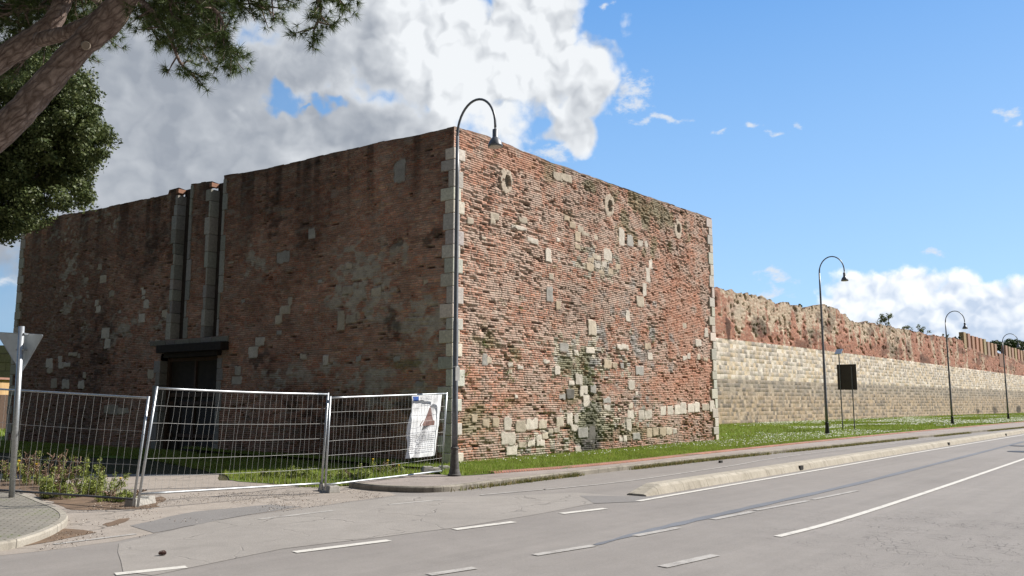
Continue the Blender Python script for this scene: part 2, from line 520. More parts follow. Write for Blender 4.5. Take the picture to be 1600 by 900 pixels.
M['side_kerb2'] = jointed('pale_kerb_stone', (0.38, 0.35, 0.30), (0.28, 0.255, 0.215), 0.8)
M['side_kerb'] = jointed('worn_kerb_stone', (0.32, 0.29, 0.245), (0.20, 0.18, 0.15), 0.9)
M['kerb'] = simple('kerb_concrete', (0.46, 0.42, 0.355), (0.27, 0.245, 0.20), 3.2, 0.9, 0, 0.5, 60)

M['hole'] = simple('dark_hole', (0.02, 0.018, 0.015), None, 5, 0.95)
M['sign_back'] = simple('weathered_sign_back', (0.62, 0.66, 0.69), (0.52, 0.56, 0.59), 9.0, 0.45, 0.0)
M['white_face'] = simple('white_sign_face', (0.75, 0.75, 0.74), None, 6, 0.4)
M['red_face'] = simple('red_sign_face', (0.55, 0.03, 0.03), None, 6, 0.4)
M['board'] = simple('black_board_back', (0.022, 0.021, 0.024), (0.035, 0.032, 0.033), 4.0, 0.55)
M['beam'] = simple('dark_oak_beam', (0.033, 0.024, 0.019), (0.015, 0.011, 0.009), 7.0, 0.97, 0, 0.6, 40)
M['door'] = simple('old_dark_door_wood', (0.040, 0.033, 0.031), (0.022, 0.018, 0.017), 6.0, 0.8, 0, 0.5, 40)
M['door_frame'] = simple('rusty_brown_frame', (0.10, 0.055, 0.035), (0.05, 0.03, 0.022), 9.0, 0.8, 0, 0.4, 40)
M['pane'] = simple('dusty_door_pane', (0.045, 0.036, 0.03), (0.02, 0.016, 0.014), 4.0, 0.9)
M['dirt'] = simple('bare_earth', (0.19, 0.125, 0.08), (0.10, 0.066, 0.042), 2.4, 0.97, 0, 0.8, 30)
M['ochre'] = simple('ochre_plaster', (0.50, 0.33, 0.16), (0.34, 0.21, 0.10), 1.1, 0.95, 0, 0.3, 30)
M['cone'] = simple('pine_cone_scales', (0.12, 0.055, 0.04), (0.05, 0.025, 0.02), 60.0, 0.8)

def bark_mat():
    m, t, b = base_mat('pine_bark')
    co = geoco(t)
    wv = t.add('ShaderNodeTexNoise'); t.l.new(co, wv.inputs['Vector']); wv.inputs['Scale'].default_value = 5.0; wv.inputs['Detail'].default_value = 5
    cw = t.vmath('ADD', co, t.vmath('MULTIPLY', t.vmath('SUBTRACT', wv.outputs['Color'], (0.5, 0.5, 0.5)), (0.09, 0.09, 0.09)))
    al = t.mapping(cw, rot=(0, math.radians(-46), 0), kind='TEXTURE')
    al = t.mapping(al, scale=(0.30, 1.0, 1.0))
    vo = t.add('ShaderNodeTexVoronoi', feature='DISTANCE_TO_EDGE'); t.l.new(al, vo.inputs['Vector']); vo.inputs['Scale'].default_value = 17.0
    e = t.remap(vo.outputs['Distance'], 0.0, 0.22)
    n = t.noise(al, 34, 7, 0.72); n2 = t.noise(cw, 9, 5, 0.6)
    h = t.math('ADD', t.math('MULTIPLY', e, 0.55), t.math('MULTIPLY', n, 0.9))
    tone = t.remap(t.math('ADD', t.math('MULTIPLY', n, 0.55), t.math('MULTIPLY', n2, 0.5)), 0.36, 0.68)
    c = t.mix(tone, (0.115, 0.078, 0.062), (0.38, 0.30, 0.26))
    c = t.mix(t.math('MULTIPLY', t.math('SUBTRACT', 1.0, e), 0.55), c, (0.06, 0.036, 0.028))
    t.l.new(c, b.inputs['Base Color']); b.inputs['Roughness'].default_value = 0.95
    b.inputs['Specular IOR Level'].default_value = 0.15
    bump(t, b, h, 0.9, 0.02)
    return m
M['bark'] = bark_mat()
M['bark2'] = simple('dark_bark', (0.07, 0.055, 0.045), (0.035, 0.028, 0.022), 14, 0.95, 0, 0.8, 40)
M['cutwood'] = simple('cut_wood', (0.30, 0.245, 0.19), (0.20, 0.16, 0.125), 20, 0.95)

def paint_mat(name, col, wear):
    m, t, b = base_mat(name)
    co = geoco(t)
    n = t.math('ADD', t.math('MULTIPLY', t.noise(co, 60, 4, 0.7), 0.6), t.math('MULTIPLY', t.noise(co, 5, 4, 0.6), 0.5))
    f = t.remap(n, 0.55 + 0.25 * (0.5 - wear), 0.70 + 0.25 * (0.5 - wear))
    c = t.mix(f, col, (0.235, 0.216, 0.20))
    t.l.new(c, b.inputs['Base Color']); b.inputs['Roughness'].default_value = 0.8
    bump(t, b, t.noise(co, 95, 3, 0.7), 0.4, 0.004)
    return m
M['paint'] = paint_mat('worn_white_paint', (0.56, 0.535, 0.49), 0.42)
M['paint_old'] = paint_mat('faded_white_paint', (0.39, 0.37, 0.345), 0.68)

def paver_mat(name, c1, c2, mortar, w_, h_, rot=0.0, mort=0.012):
    m, t, b = base_mat(name)
    co = t.mapping(geoco(t), rot=(0, 0, rot), kind='TEXTURE')
    br = t.add('ShaderNodeTexBrick')
    t.l.new(co, br.inputs['Vector'])
    br.inputs['Color1'].default_value = (*c1, 1); br.inputs['Color2'].default_value = (*c2, 1); br.inputs['Mortar'].default_value = (*mortar, 1)
    br.inputs['Scale'].default_value = 1.0; br.inputs['Mortar Size'].default_value = mort
    br.inputs['Brick Width'].default_value = w_; br.inputs['Row Height'].default_value = h_
    n = t.noise(geoco(t), 40, 5, 0.7); n2 = t.noise(geoco(t), 1.2, 4, 0.6)
    f = t.math('MULTIPLY', t.remap(n, 0.2, 0.8, 0.72, 1.28), t.remap(n2, 0.3, 0.7, 0.82, 1.15))
    cx = t.add('ShaderNodeCombineXYZ')
    for i in range(3): t.l.new(f, cx.inputs[i])
    col = t.vmath('MULTIPLY', br.outputs['Color'], cx.outputs[0])
    # moss in some joints
    gm = t.math('MULTIPLY', br.outputs['Fac'], t.remap(t.noise(geoco(t), 2.2, 3), 0.52, 0.6))
    col = t.mix(t.math('MULTIPLY', gm, 0.8), col, (0.10, 0.12, 0.035))
    t.l.new(col, b.inputs['Base Color']); b.inputs['Roughness'].default_value = 0.9
    bump(t, b, t.math('SUBTRACT', t.math('MULTIPLY', n, 0.3), br.outputs['Fac']), 0.6, 0.008)
    return m
M['pavers'] = paver_mat('grey_block_paving', (0.235, 0.215, 0.185), (0.205, 0.19, 0.165), (0.135, 0.122, 0.095), 0.20, 0.10, math.radians(20))
M['edging'] = paver_mat('brick_edging', (0.36, 0.15, 0.10), (0.28, 0.12, 0.085), (0.15, 0.11, 0.09), 0.075, 0.4, ROADROT)

def ground_mat(name, c1, c2, c3, scale=1.0):
    m, t, b = base_mat(name)
    co = geoco(t)
    f = t.remap(t.noise(co, 3.0 * scale, 6, 0.65), 0.35, 0.65)
    g = t.remap(t.noise(co, 0.35 * scale, 4, 0.5), 0.35, 0.65)
    c = t.mix(f, c1, c2); c = t.mix(t.math('MULTIPLY', g, 0.6), c, c3)
    t.l.new(c, b.inputs['Base Color']); b.inputs['Roughness'].default_value = 0.97
    b.inputs['Specular IOR Level'].default_value = 0.1
    bump(t, b, t.noise(co, 25, 5, 0.7), 0.9, 0.04)
    return m
M['turf'] = ground_mat('turf_soil', (0.10, 0.165, 0.024), (0.165, 0.235, 0.038), (0.16, 0.20, 0.055))
M['field'] = ground_mat('far_field', (0.09, 0.13, 0.03), (0.12, 0.15, 0.05), (0.15, 0.14, 0.07), 0.3)
M['yard'] = ground_mat('shaded_yard_soil', (0.05, 0.06, 0.022), (0.075, 0.07, 0.035), (0.09, 0.075, 0.05))
print('materials ok')

# ------------------------------------------------------------------ ground, road, pavements
def sheet(name, pts, mat, z=None, kind='structure', label=None):
    me = bpy.data.meshes.new(name)
    v = [(p[0], p[1], (p[2] if len(p) > 2 else 0.0) if z is None else z) for p in pts]
    bm = bmesh.new()
    f = bm.faces.new([bm.verts.new(q) for q in v])
    f.normal_update()
    if f.normal.z < 0: f.normal_flip()
    bmesh.ops.triangulate(bm, faces=[f])
    bm.to_mesh(me); bm.free()
    me.materials.append(mat)
    o = link(name, me)
    return tag(o, kind=kind)

def smoothline(pts, n=8):
    """Catmull-Rom through 2D/3D points"""
    pts = [Vector((p[0], p[1], 0)) for p in pts]
    out = []
    for i in range(len(pts) - 1):
        p0 = pts[max(i - 1, 0)]; p1 = pts[i]; p2 = pts[i + 1]; p3 = pts[min(i + 2, len(pts) - 1)]
        for k in range(n):
            t = k / n
            out.append(0.5 * ((2 * p1) + (p2 - p0) * t + (2 * p0 - 5 * p1 + 4 * p2 - p3) * t * t + (3 * p1 - p0 - 3 * p2 + p3) * t ** 3))
    out.append(pts[-1])
    return out

def ragged(pts, amp=0.12, step=0.35, seed=1):
    """roughens a closed outline"""
    r = random.Random(seed); out = []
    n = len(pts)
    for i in range(n):
        a, b = Vector(pts[i]), Vector(pts[(i + 1) % n])
        k = max(1, int((b - a).length / step))
        for j in range(k):
            p = a.lerp(b, j / k)
            out.append(p + Vector((r.uniform(-amp, amp), r.uniform(-amp, amp), 0)))
    return out

ND = Vector((RD.y, -RD.x, 0))
S_ = 2500
sheet('ground', [(-S_, -S_), (S_, -S_), (S_, S_), (-S_, S_)], M['field'], -0.42)
kerbline = [(470, 752), (545, 762), (600, 768), (690, 769), (790, 757), (940, 739), (1131, 717), (1300, 699.5), (1450, 683.5), (1600, 668.5)]
KB = [G(x, y, 0.0) for x, y in kerbline]
# road: a broad sheet, from far behind the camera to far beyond
far = KB[-1] + RD * 700
sheet('road', [KB[-1] + ND * -1.2, far + ND * -1.2, far + ND * 40, G(800, 880) - RD * 60 + ND * 45, Vector((-40, -30, 0)), Vector((-60, 3, 0)), G(-300, 870), G(60, 860), G(330, 800), G(470, 762), G(700, 766), G(900, 740)], M['road'], 0.0)
# older, lighter surface of the junction mouth and the cracked drive behind it
sheet('junction_surface', ragged([G(195, 893), G(183, 850), G(330, 815), G(470, 796), G(620, 776), G(760, 776), G(900, 770), G(985, 776), G(860, 800), G(705, 826), G(440, 858), G(240, 900)], 0.02, 0.5, 4), M['junction'], 0.0042)
sheet('yard_ground', [G(-900, 860), G(-300, 850), G(60, 850), G(330, 800), G(600, 768), G(700, 745), Vector((6, 40, 0)), Vector((0, 80, 0)), Vector((-120, 90, 0)), Vector((-120, 10, 0))], M['yard'], -0.006)
sheet('driveway', ragged([G(60, 862), G(190, 845), G(330, 812), G(470, 794), G(620, 774), G(600, 766), G(545, 760), G(470, 757), G(430, 752), G(340, 751), G(340, 741), G(-200, 741), G(-260, 800), G(-160, 905), G(0, 868)], 0.04, 0.5, 2), M['drive'], 0.002)
sheet('asphalt_patch', ragged([G(205, 822), G(300, 800), G(420, 789), G(470, 792), G(380, 806), G(240, 833)], 0.03, 0.3, 3), M['patch'], 0.0060)
sheet('asphalt_patch', ragged([G(905, 775), G(985, 776), G(1030, 777), G(1000, 784), G(930, 787)], 0.02, 0.3, 5), M['patch'], 0.0066)
sheet('dirt_verge', ragged([G(-120, 770), G(30, 765), G(75, 782), G(105, 798), G(150, 797), G(222, 795), G(245, 792), G(240, 783), G(180, 776), G(120, 757), G(60, 750), G(-120, 752)], 0.07, 0.25, 6), M['dirt'], 0.0052)
sheet('dirt_verge', ragged([G(-20, 853), G(60, 840), G(105, 826), G(155, 832), G(80, 846), G(-20, 864)], 0.03, 0.25, 7), M['dirt'], 0.0070)
sheet('dirt_verge', ragged([G(160, 821), G(172, 816), G(190, 811), G(204, 810), G(200, 815), G(184, 820), G(170, 823)], 0.025, 0.08, 8), M['dirt'], 0.0070)
sheet('dirt_verge', ragged([G(228, 798), G(262, 780), G(250, 776), G(230, 782)], 0.03, 0.2, 9), M['dirt'], 0.0056)

def strip(name, a, b, wdt, mat, z=0.012, taper=1.0, n=1):
    d = (b - a).normalized(); s = Vector((-d.y, d.x, 0)) * wdt / 2
    return sheet(name, [a - s, b - s * taper, b + s * taper, a + s], mat, z)
def polystrip(name, pts, wdt, mat, z=0.012, wfun=None):
    v = []; f = []
    n = len(pts)
    for i, p in enumerate(pts):
        d = (pts[min(i + 1, n - 1)] - pts[max(i - 1, 0)]).normalized(); s = Vector((-d.y, d.x, 0))
        ww = (wfun(i) if wfun else wdt) / 2
        v += [p - s * ww, p + s * ww]
    for i in range(n - 1): f.append((2 * i + 1, 2 * i, 2 * i + 2, 2 * i + 3))
    me = bpy.data.meshes.new(name); me.from_pydata([(q.x, q.y, z) for q in v], [], f); me.materials.append(mat)
    return tag(link(name, me), kind='structure')

for a, b, ww, mt in [((180, 898), (291, 886.5), .14, 'paint'), ((460, 863.5), (608, 845), .14, 'paint'), ((710, 828), (803, 816), .14, 'paint'),
                     ((877, 803), (946, 795), .14, 'paint'), ((84, 851), (212, 835), .10, 'paint_old'), ((405, 812), (522, 798), .10, 'paint_old'),
                     ((607, 789), (692, 781), .10, 'paint_old'), ((992, 838), (1060, 825), .12, 'paint_old'), ((835, 868), (928, 853), .12, 'paint_old'),
                     ((670, 899), (742, 888), .12, 'paint_old'), ((1113, 812), (1176, 800), .12, 'paint_old'), ((1180, 798), (1262, 783), .10, 'paint_old'), ((1270, 781), (1340, 767), .09, 'paint_old'),
                     ((1035, 886.5), (1118, 868), .13, 'paint_old'), ((750, 774), (852, 765), .09, 'paint_old')]:
    strip('lane_marking', G(*a), G(*b), ww, M[mt], 0.0080)
polystrip('lane_marking', smoothline([G(997, 783.5), G(1109, 764), G(1300, 731), G(1450, 704.5), G(1600, 679.5)]) + [G(1600, 679.5) + RD * 300], 0.12, M['paint'], 0.0085)
polystrip('lane_marking', smoothline([G(1215, 839), G(1300, 817), G(1400, 785.5), G(1500, 752), G(1600, 717.5)]) + [G(1600, 717.5) + RD * 200], 0.11, M['paint'], 0.0080)
polystrip('lane_marking', smoothline([G(850, 765.5), G(980, 752), G(1131, 730), G(1300, 704.5), G(1600, 671)]), 0.09, M['paint_old'], 0.0080)
polystrip('tar_seam', smoothline([G(930, 852), G(1000, 833), G(1060, 819), G(1130, 803), G(1200, 787), G(1330, 758), G(1450, 728), G(1600, 690)], 6), 0.12, M['seam'], 0.0062, wfun=lambda i: 0.06 + 0.11 * min(1, i / 12) + 0.03 * math.sin(i * 1.7))

# sidewalk: raised slab with a kerb along its front
back = [(690, 741), (720, 743), (786, 738.5), (940, 726.5), (1120, 707), (1300, 688), (1450, 673), (1600, 659.5)]
BK = [G(x, y, 0.12) for x, y in back]
kf = smoothline(KB[1:]); kf.append(kf[-1] + RD * 260)
bk = smoothline(BK); bk.append(bk[-1] + RD * 260)
def offset(pts, d):
    out = []; n = len(pts)
    for i, p in enumerate(pts):
        t = (pts[min(i + 1, n - 1)] - pts[max(i - 1, 0)]).normalized()
        out.append(p + Vector((-t.y, t.x, 0)) * d)
    return out
ki = offset(kf, 0.15)
left_in = G(560, 757, 0.115); 
sheet('sidewalk', [Vector((p.x, p.y, 0.112)) for p in ki] + [Vector((p.x, p.y, 0.112)) for p in reversed(bk)] + [G(655, 741, .112), G(600, 749, .112)], M['side'])
def kerb(name, fr, inn, mat, h=0.105, parent=None):
    v = []; f = []
    for a, b in zip(fr, inn):
        c = a.lerp(b, 0.16)
        v += [(a.x, a.y, -0.02), (a.x, a.y, h - 0.025), (c.x, c.y, h), (b.x, b.y, h), (b.x, b.y, -0.02)]
    for i in range(len(fr) - 1):
        for k in range(4):
            f.append((5 * i + k, 5 * i + 5 + k, 5 * i + 6 + k, 5 * i + 1 + k))
    e = 5 * (len(fr) - 1)
    f.append((4, 3, 2, 1, 0)); f.append((e, e + 1, e + 2, e + 3, e + 4))
    me = bpy.data.meshes.new(name); me.from_pydata(v, [], f); me.materials.append(mat)
    return tag(link(name, me), kind='structure')
# kerb in separate kerbstones
def kerbstones(name, fr, mat, wid=0.15, h=0.114, n_per=3, side=1):
    inn = offset(fr, wid * side)
    kerb(name, fr, inn, mat, h)
kerbstones('kerb', kf, M['side_kerb'])
# brick edging between sidewalk and lawn
eg = [p for p in bk if p.y > G(786, 738.5, .12).y - 0.2]
eo = offset(eg, 0.20)
kerb('brick_edging', eg, eo, M['edging'], 0.155)

# corner pavement at the left, round nose
lp = [(-420, 905), (-200, 878), (0, 848), (50, 837), (88, 822), (106, 808), (98, 796), (70, 784), (32, 770), (0, 767), (-200, 758), (-600, 757)]
LPn = smoothline([G(x, y, 0.10) for x, y in lp], 6)
lin = offset(LPn, 0.10)
sheet('corner_pavement', [Vector((p.x, p.y, 0.098)) for p in lin] , M['pavers'])
kerb('pavement_kerb', LPn, lin, M['side_kerb2'], 0.104)

# ------------------------------------------------------------------ bastion
CZ = 0.10
C0 = G(704.5, 727, CZ); C0.z = 0
R0 = G(1123, 690, CZ); R0.z = 0
L0 = Vector((-21.6, 36.0, 0))
UR = (R0 - C0).normalized(); LR = (R0 - C0).length
UL = (L0 - C0).normalized(); LL = (L0 - C0).length
NR = Vector((UR.y, -UR.x, 0)); NL = Vector((-UL.y, UL.x, 0))
def onface(O, U, px, py):
    d = ray(px, py); n = Vector((U.y, -U.x, 0))
    o = Vector((0, 0, CAMZ))
    t = (O - o).dot(n) / d.dot(n)
    p = o + d * t
    return (p - O).dot(U), p.z
def rect_on(O, U, px, py, w_, h_):
    u0, z0 = onface(O, U, px - w_ / 2, py); u1, _ = onface(O, U, px + w_ / 2, py)
    _, za = onface(O, U, px, py + h_ / 2); _, zb = onface(O, U, px, py - h_ / 2)
    uc, zc = onface(O, U, px, py)
    return uc, zc, abs(u1 - u0), abs(zb - za)
print('bastion', C0, R0, L0, LR, LL)

BRICKS = [(.40, .195, .14), (.45, .245, .185), (.38, .20, .155), (.48, .28, .22), (.41, .22, .17), (.35, .175, .135),
          (.50, .325, .265), (.45, .205, .135), (.39, .235, .19), (.28, .165, .135), (.48, .36, .30), (.42, .205, .15)]
STONES = {'w': (.53, .48, .415), 't': (.44, .36, .265), 'g': (.34, .325, .30), 'd': (.15, .14, .125), 'c': (.46, .40, .32)}

def masonry(name, O, U, N, ucols, length, top, stones, patches, parent, flip, course=0.064, seed=0, damage=1.0,
            dark=0.0, cut=None, base_z=-0.15, loc=None, pal=BRICKS, holes=(), zmax=12.0):
    u = np.asarray(ucols); nu = len(u)
    nrow = int((zmax - base_z) / course) + 2
    fr = np.array([0.0, 0.15, 0.22, 0.95])
    vp = (np.arange(nrow)[:, None] + fr[None, :]).ravel() * course
    rowi = np.repeat(np.arange(nrow), 4); fi = np.tile(np.arange(4), nrow)
    Ug, Vg = np.meshgrid(u, vp + base_z)
    R = np.repeat(rowi[:, None], nu, 1).astype(float); Fi = np.repeat(fi[:, None], nu, 1)
    wav = 0.06 * (fbm(Ug * 0.35, Vg * 0.25, seed + 1, 3) - 0.5) + 0.035 * (fbm(Ug * 1.3, Vg * 1.3, seed + 5, 3) - 0.5)
    Z = Vg + wav
    # bricks
    L = 0.27
    ub = Ug + h2(R, R * 0, seed + 2) * L * 3 + 0.05 * (vn(Ug * 2.1, R * 0.9, seed + 3) - .5)
    cb = np.floor(ub / L); fb_ = ub / L - cb
    half = h2(cb, R, seed + 4) < 0.42
    sub = (half & (fb_ > 0.5)).astype(float)
    hd = np.where(half, np.minimum(np.abs(fb_ - 0.5), np.minimum(fb_, 1 - fb_)), np.minimum(fb_, 1 - fb_)) * L
    bid = cb * 2 + sub
    r1, r2, r3 = h2(bid, R, seed + 6), h2(bid, R, seed + 7), h2(bid, R, seed + 8)
    mort = (Fi <= 1) | (hd < 0.013)
    er = fbm(Ug * 0.9, Z * 1.3, seed + 9, 4)
    er2 = fbm(Ug * 3.5, Z * 5.0, seed + 10, 3)
    ero = sstep(0.46, 0.68, er * 0.6 + er2 * 0.4) * damage
    hgt = -0.015 * r1 * (0.4 + damage) - 0.05 * ero * r2
    gone = r3 < (0.006 + 0.16 * ero ** 1.3)
    hgt = np.where(gone, hgt - 0.05 - 0.11 * r2, hgt)
    cr = fbm(Ug * 2.6, Z * 6.5, seed + 12, 4)
    cav = sstep(0.62, 0.70, cr) * damage
    hgt = hgt - 0.034 * cav * (0.3 + r2)
    hgt = np.where(mort, hgt - 0.005 - 0.020 * vn(Ug * 5, Z * 7, seed + 11) ** 1.5 * (0.4 + damage), hgt)
    hgt = hgt + 0.08 * (fbm(Ug * 0.25, Z * 0.3, seed + 13, 2) - 0.5)
    # colour
    tone = fbm(Ug * 0.5, Z * 0.6, seed + 14, 4)
    tone2 = fbm(Ug * 2.4, Z * 3.2, seed + 15, 4)
    idx = np.clip(r1 * 0.75 + 0.25 * tone2 + (r2 - 0.5) * 0.2, 0, 0.999)
    colr = pick(pal, idx)
    colr = colr * np.array((1.0, .925, .82)) * (0.82 + 0.36 * r2)[..., None]
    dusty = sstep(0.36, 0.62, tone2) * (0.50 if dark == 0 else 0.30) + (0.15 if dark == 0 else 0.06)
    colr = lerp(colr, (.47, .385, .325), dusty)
    mcol = lerp(np.broadcast_to(np.array((.42, .36, .30)), colr.shape), (.27, .215, .175), tone2)
    colr = np.where(mort[..., None], mcol, colr)
    colr = np.where((gone & ~mort)[..., None], colr * 0.55, colr)
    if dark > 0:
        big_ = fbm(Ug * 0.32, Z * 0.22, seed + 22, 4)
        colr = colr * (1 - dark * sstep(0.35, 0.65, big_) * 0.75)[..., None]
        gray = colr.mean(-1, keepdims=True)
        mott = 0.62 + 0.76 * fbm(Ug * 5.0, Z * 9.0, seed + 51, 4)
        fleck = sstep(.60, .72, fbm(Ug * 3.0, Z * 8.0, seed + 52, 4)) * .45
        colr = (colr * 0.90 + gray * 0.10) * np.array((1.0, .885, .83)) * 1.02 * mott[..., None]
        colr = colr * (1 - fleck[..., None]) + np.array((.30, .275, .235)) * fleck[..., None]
    # regional patches: (u, z, ru, rz, kind, strength)
    for (pu, pz, ru, rz, kind, st) in patches:
        g = np.exp(-(((Ug - pu) / ru) ** 2 + ((Z - pz) / rz) ** 2))
        nn = fbm(Ug * 1.5 + pu, Z * 1.7, seed + 16, 5)
        if kind in ('lime', 'black'):
            nn = 0.5 * fbm(Ug * 1.1 + pu, Z * 1.3, seed + 16, 5) + 0.5 * fbm(Ug * 4.0 + pu, Z * 6.0, seed + 36, 3)
            msk = sstep(0.34, 0.50, g * 0.34 * st + (nn - 0.5) * 2.1 + 0.10) * np.clip(g * 2.2, 0, 1)
        else:
            msk = sstep(0.30, 0.52, g * 0.62 * st + (nn - 0.5) * 1.25 + 0.04)
            msk = msk * np.clip(g * 3, 0, 1)
        if kind == 'lime':
            ncol = np.array((.40, .36, .30)) * (0.6 + 0.8 * fbm(Ug * 7, Z * 9, seed + 17, 3))[..., None]
            colr = colr * (1 - 0.85 * msk[..., None]) + ncol * 0.85 * msk[..., None]
            hgt = hgt * (1 - 0.5 * msk) + msk * 0.5 * (-0.012)
        elif kind == 'black':
            soft = np.clip(0.55 * msk + 0.75 * g * sstep(.40, .62, nn) * st, 0, 1)
            colr = colr * (1 - soft[..., None] * 0.62)
        elif kind == 'moss':
            ncol = np.array((.16, .165, .085)) * (0.6 + 0.8 * fbm(Ug * 6, Z * 6, seed + 18, 3))[..., None]
            colr = colr * (1 - 0.6 * msk[..., None]) + ncol * 0.6 * msk[..., None]
            hgt = hgt - 0.03 * msk * r2
        elif kind == 'red':
            colr = lerp(colr, (.46, .21, .13), msk * 0.45)
        elif kind == 'grey':
            g2 = np.array((.27, .265, .25)) * (0.45 + 1.1 * r2)[..., None]
            colr = colr * (1 - 0.85 * msk[..., None]) + g2 * 0.85 * msk[..., None]
        elif kind == 'rubble':
            cell = np.floor(Ug / 0.24 + h2(np.floor(R / 3), R * 0, seed)), np.floor(R / 3)
            rr = h2(cell[0], cell[1], seed + 19)
            on = (rr < 0.6 * msk)
            sc = pick([(.45, .40, .31), (.38, .36, .32), (.52, .47, .38), (.33, .29, .21), (.27, .25, .20)], h2(cell[0], cell[1], seed + 20))
            colr = np.where((on & ~mort)[..., None], sc, colr)
    # weather streaks below the top edge
    topz = np.interp(Ug, [a for a, _ in top], [b for _, b in top])
    stk = fbm(Ug * 2.2, Z * 0.12, seed + 21, 4)
    wet = sstep(0.50, 0.66, stk) * np.exp(-(topz - Z) / 1.7) * 0.6
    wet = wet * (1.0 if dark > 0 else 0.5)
    wet = np.maximum(wet, np.exp(-(topz - Z) / 0.10) * 0.35)
    colr = colr * (1 - wet[..., None])
    # darker towards the foot
    foot = np.exp(-(Z - base_z) / 0.7) * (0.3 + 0.5 * tone2)
    colr = colr * (1 - 0.55 * foot[..., None])
    # let-in stones
    for si, (su, sz, sw, sh, kind) in enumerate(stones):
        sel = (np.abs(Ug - su) < sw * 0.75 + .05) & (np.abs(Z - sz) < sh * 0.75 + .05)
        if not sel.any(): continue
        jj = 0.055 * (vn(Ug[sel] * 6 + si, Z[sel] * 6, si) - .5)
        dx = np.abs(Ug[sel] - su) - sw / 2 + jj; dz = np.abs(Z[sel] - sz) - sh / 2 + jj
        rc = min(sw, sh) * 0.16
        dist = np.hypot(np.maximum(dx + rc, 0), np.maximum(dz + rc, 0)) + np.minimum(np.maximum(dx + rc, dz + rc), 0) - rc
        if kind == 'o':      # oval plaster surround with a hole
            rr = np.hypot((Ug[sel] - su) / (sw / 2), (Z[sel] - sz) / (sh / 2)) + 0.35 * (vn(Ug[sel] * 5, Z[sel] * 5, si) - .5)
            inn = np.hypot((Ug[sel] - su - sw * .08) / (sw * .22), (Z[sel] - sz) / (sh * .26))
            c_ = colr[sel]; hh = hgt[sel]
            a = (rr < 1) & (vn(Ug[sel] * 9, Z[sel] * 9, si + 8) > .22)
            c_[a] = np.array((.42, .355, .285)) * (0.8 + .4 * vn(Ug[sel] * 20, Z[sel] * 20, 3))[a][:, None]; hh[a] = 0.012
            b2 = inn < 1
            c_[b2] = (.22, .19, .15); hh[b2] = -0.08
            colr[sel] = c_; hgt[sel] = hh
            continue
        inside = dist < 0
        gap = (dist >= 0) & (dist < 0.02)
        c_ = colr[sel]; hh = hgt[sel]
        base = np.array(STONES[kind]) * (0.82 + 0.3 * h2(np.float64(si), np.float64(seed), 5))
        ns = 0.78 + 0.42 * fbm(Ug[sel] * 8, Z[sel] * 8, si, 4)
        c_[inside] = (base * ns[:, None])[inside]
        hh[inside] = (-0.012 + 0.014 * h2(np.float64(si), 1.0, 2)) - 0.02 * (fbm(Ug[sel] * 6, Z[sel] * 6, si + 3, 3) - .4)[inside]
        c_[gap] = c_[gap] * 0.6; hh[gap] = -0.022
        colr[sel] = c_; hgt[sel] = hh
    for (hu, hz, ww, hh_) in holes:
        a = (np.abs(Ug - hu) < ww / 2) & (np.abs(Z - hz) < hh_ / 2)
        hgt[a] = -0.16; colr[a] *= 0.5
    # fade relief at both ends so that faces meet
    endf = np.clip(np.minimum(Ug, length - Ug) / 0.12, 0, 1)
    hgt = hgt * endf * np.clip((topz - Z) / 0.18, 0, 1)
    hgt = hgt + 0.0
    # clip at the top with a little raggedness
    rag = 0.035 * (vn(Ug * 1.3, Ug * 0, seed + 30) - 0.5) + 0.022 * (h2(np.floor(Ug / 0.26), Ug * 0, seed + 31) - .5)
    tz = topz + rag
    Zc = np.minimum(Z, tz)
    Pw = np.empty(Ug.shape + (3,))
    for k in range(3):
        Pw[..., k] = O[k] + U[k] * Ug + N[k] * hgt
    Pw[..., 2] = Zc
    nv, nU = Ug.shape
    # faces
    ii = np.arange(nv - 1)[:, None] * nU + np.arange(nU - 1)[None, :]
    keep = (Z[:-1, :-1] < tz[:-1, :-1]) | (Z[:-1, 1:] < tz[:-1, 1:])
    if cut is not None:
        uc = (Ug[:-1, :-1] + Ug[:-1, 1:]) / 2; zc = (Zc[:-1, :-1] + Zc[1:, 1:]) / 2
        for (a, b, c, d) in cut:
            keep &= ~((uc > a) & (uc < b) & (zc > c) & (zc < d))
    q = ii[keep]
    F = np.stack([q, q + 1, q + 1 + nU, q + nU], 1)
    if flip: F = F[:, ::-1]
    V = Pw.reshape(-1, 3); Cc = colr.reshape(-1, 3)
    # top strip going back
    tu = u; tt = np.interp(tu, [a for a, _ in top], [b for _, b in top])
    rg = 0.035 * (vn(tu * 1.3, tu * 0, seed + 30) - 0.5) + 0.022 * (h2(np.floor(tu / 0.26), tu * 0, seed + 31) - .5)
    n0 = len(V)
    rowsT = []; colT = []
    ci_ = np.minimum((Z < tz).sum(0), Z.shape[0] - 1); hc_ = -hgt[ci_, np.arange(len(tu))]
    for j, dep in enumerate((hc_, 0.25, 0.6)):
        pt = np.stack([O[0] + U[0] * tu - N[0] * dep, O[1] + U[1] * tu - N[1] * dep, tt + rg - (0.0 if j == 0 else 0.03 * j)], 1)
        rowsT.append(pt); colT.append(np.tile((.36, .25, .20), (len(tu), 1)) * (0.6 + .7 * vn(tu * 6, tu * 0 + j, 4))[:, None])
    V = np.concatenate([V] + rowsT); Cc = np.concatenate([Cc] + colT)
    jj = n0 + np.arange(2)[:, None] * nU + np.arange(nU - 1)[None, :]
    kt = np.ones((2, nU - 1), bool)
    if cut is not None:
        uc = (tu[:-1] + tu[1:]) / 2; tm = (tt[:-1] + tt[1:]) / 2
        for (a, b, c, d) in cut:
            kt &= ~((uc > a) & (uc < b) & (tm < d))[None, :]
    q = jj[kt]
    FT = np.stack([q, q + 1, q + 1 + nU, q + nU], 1)
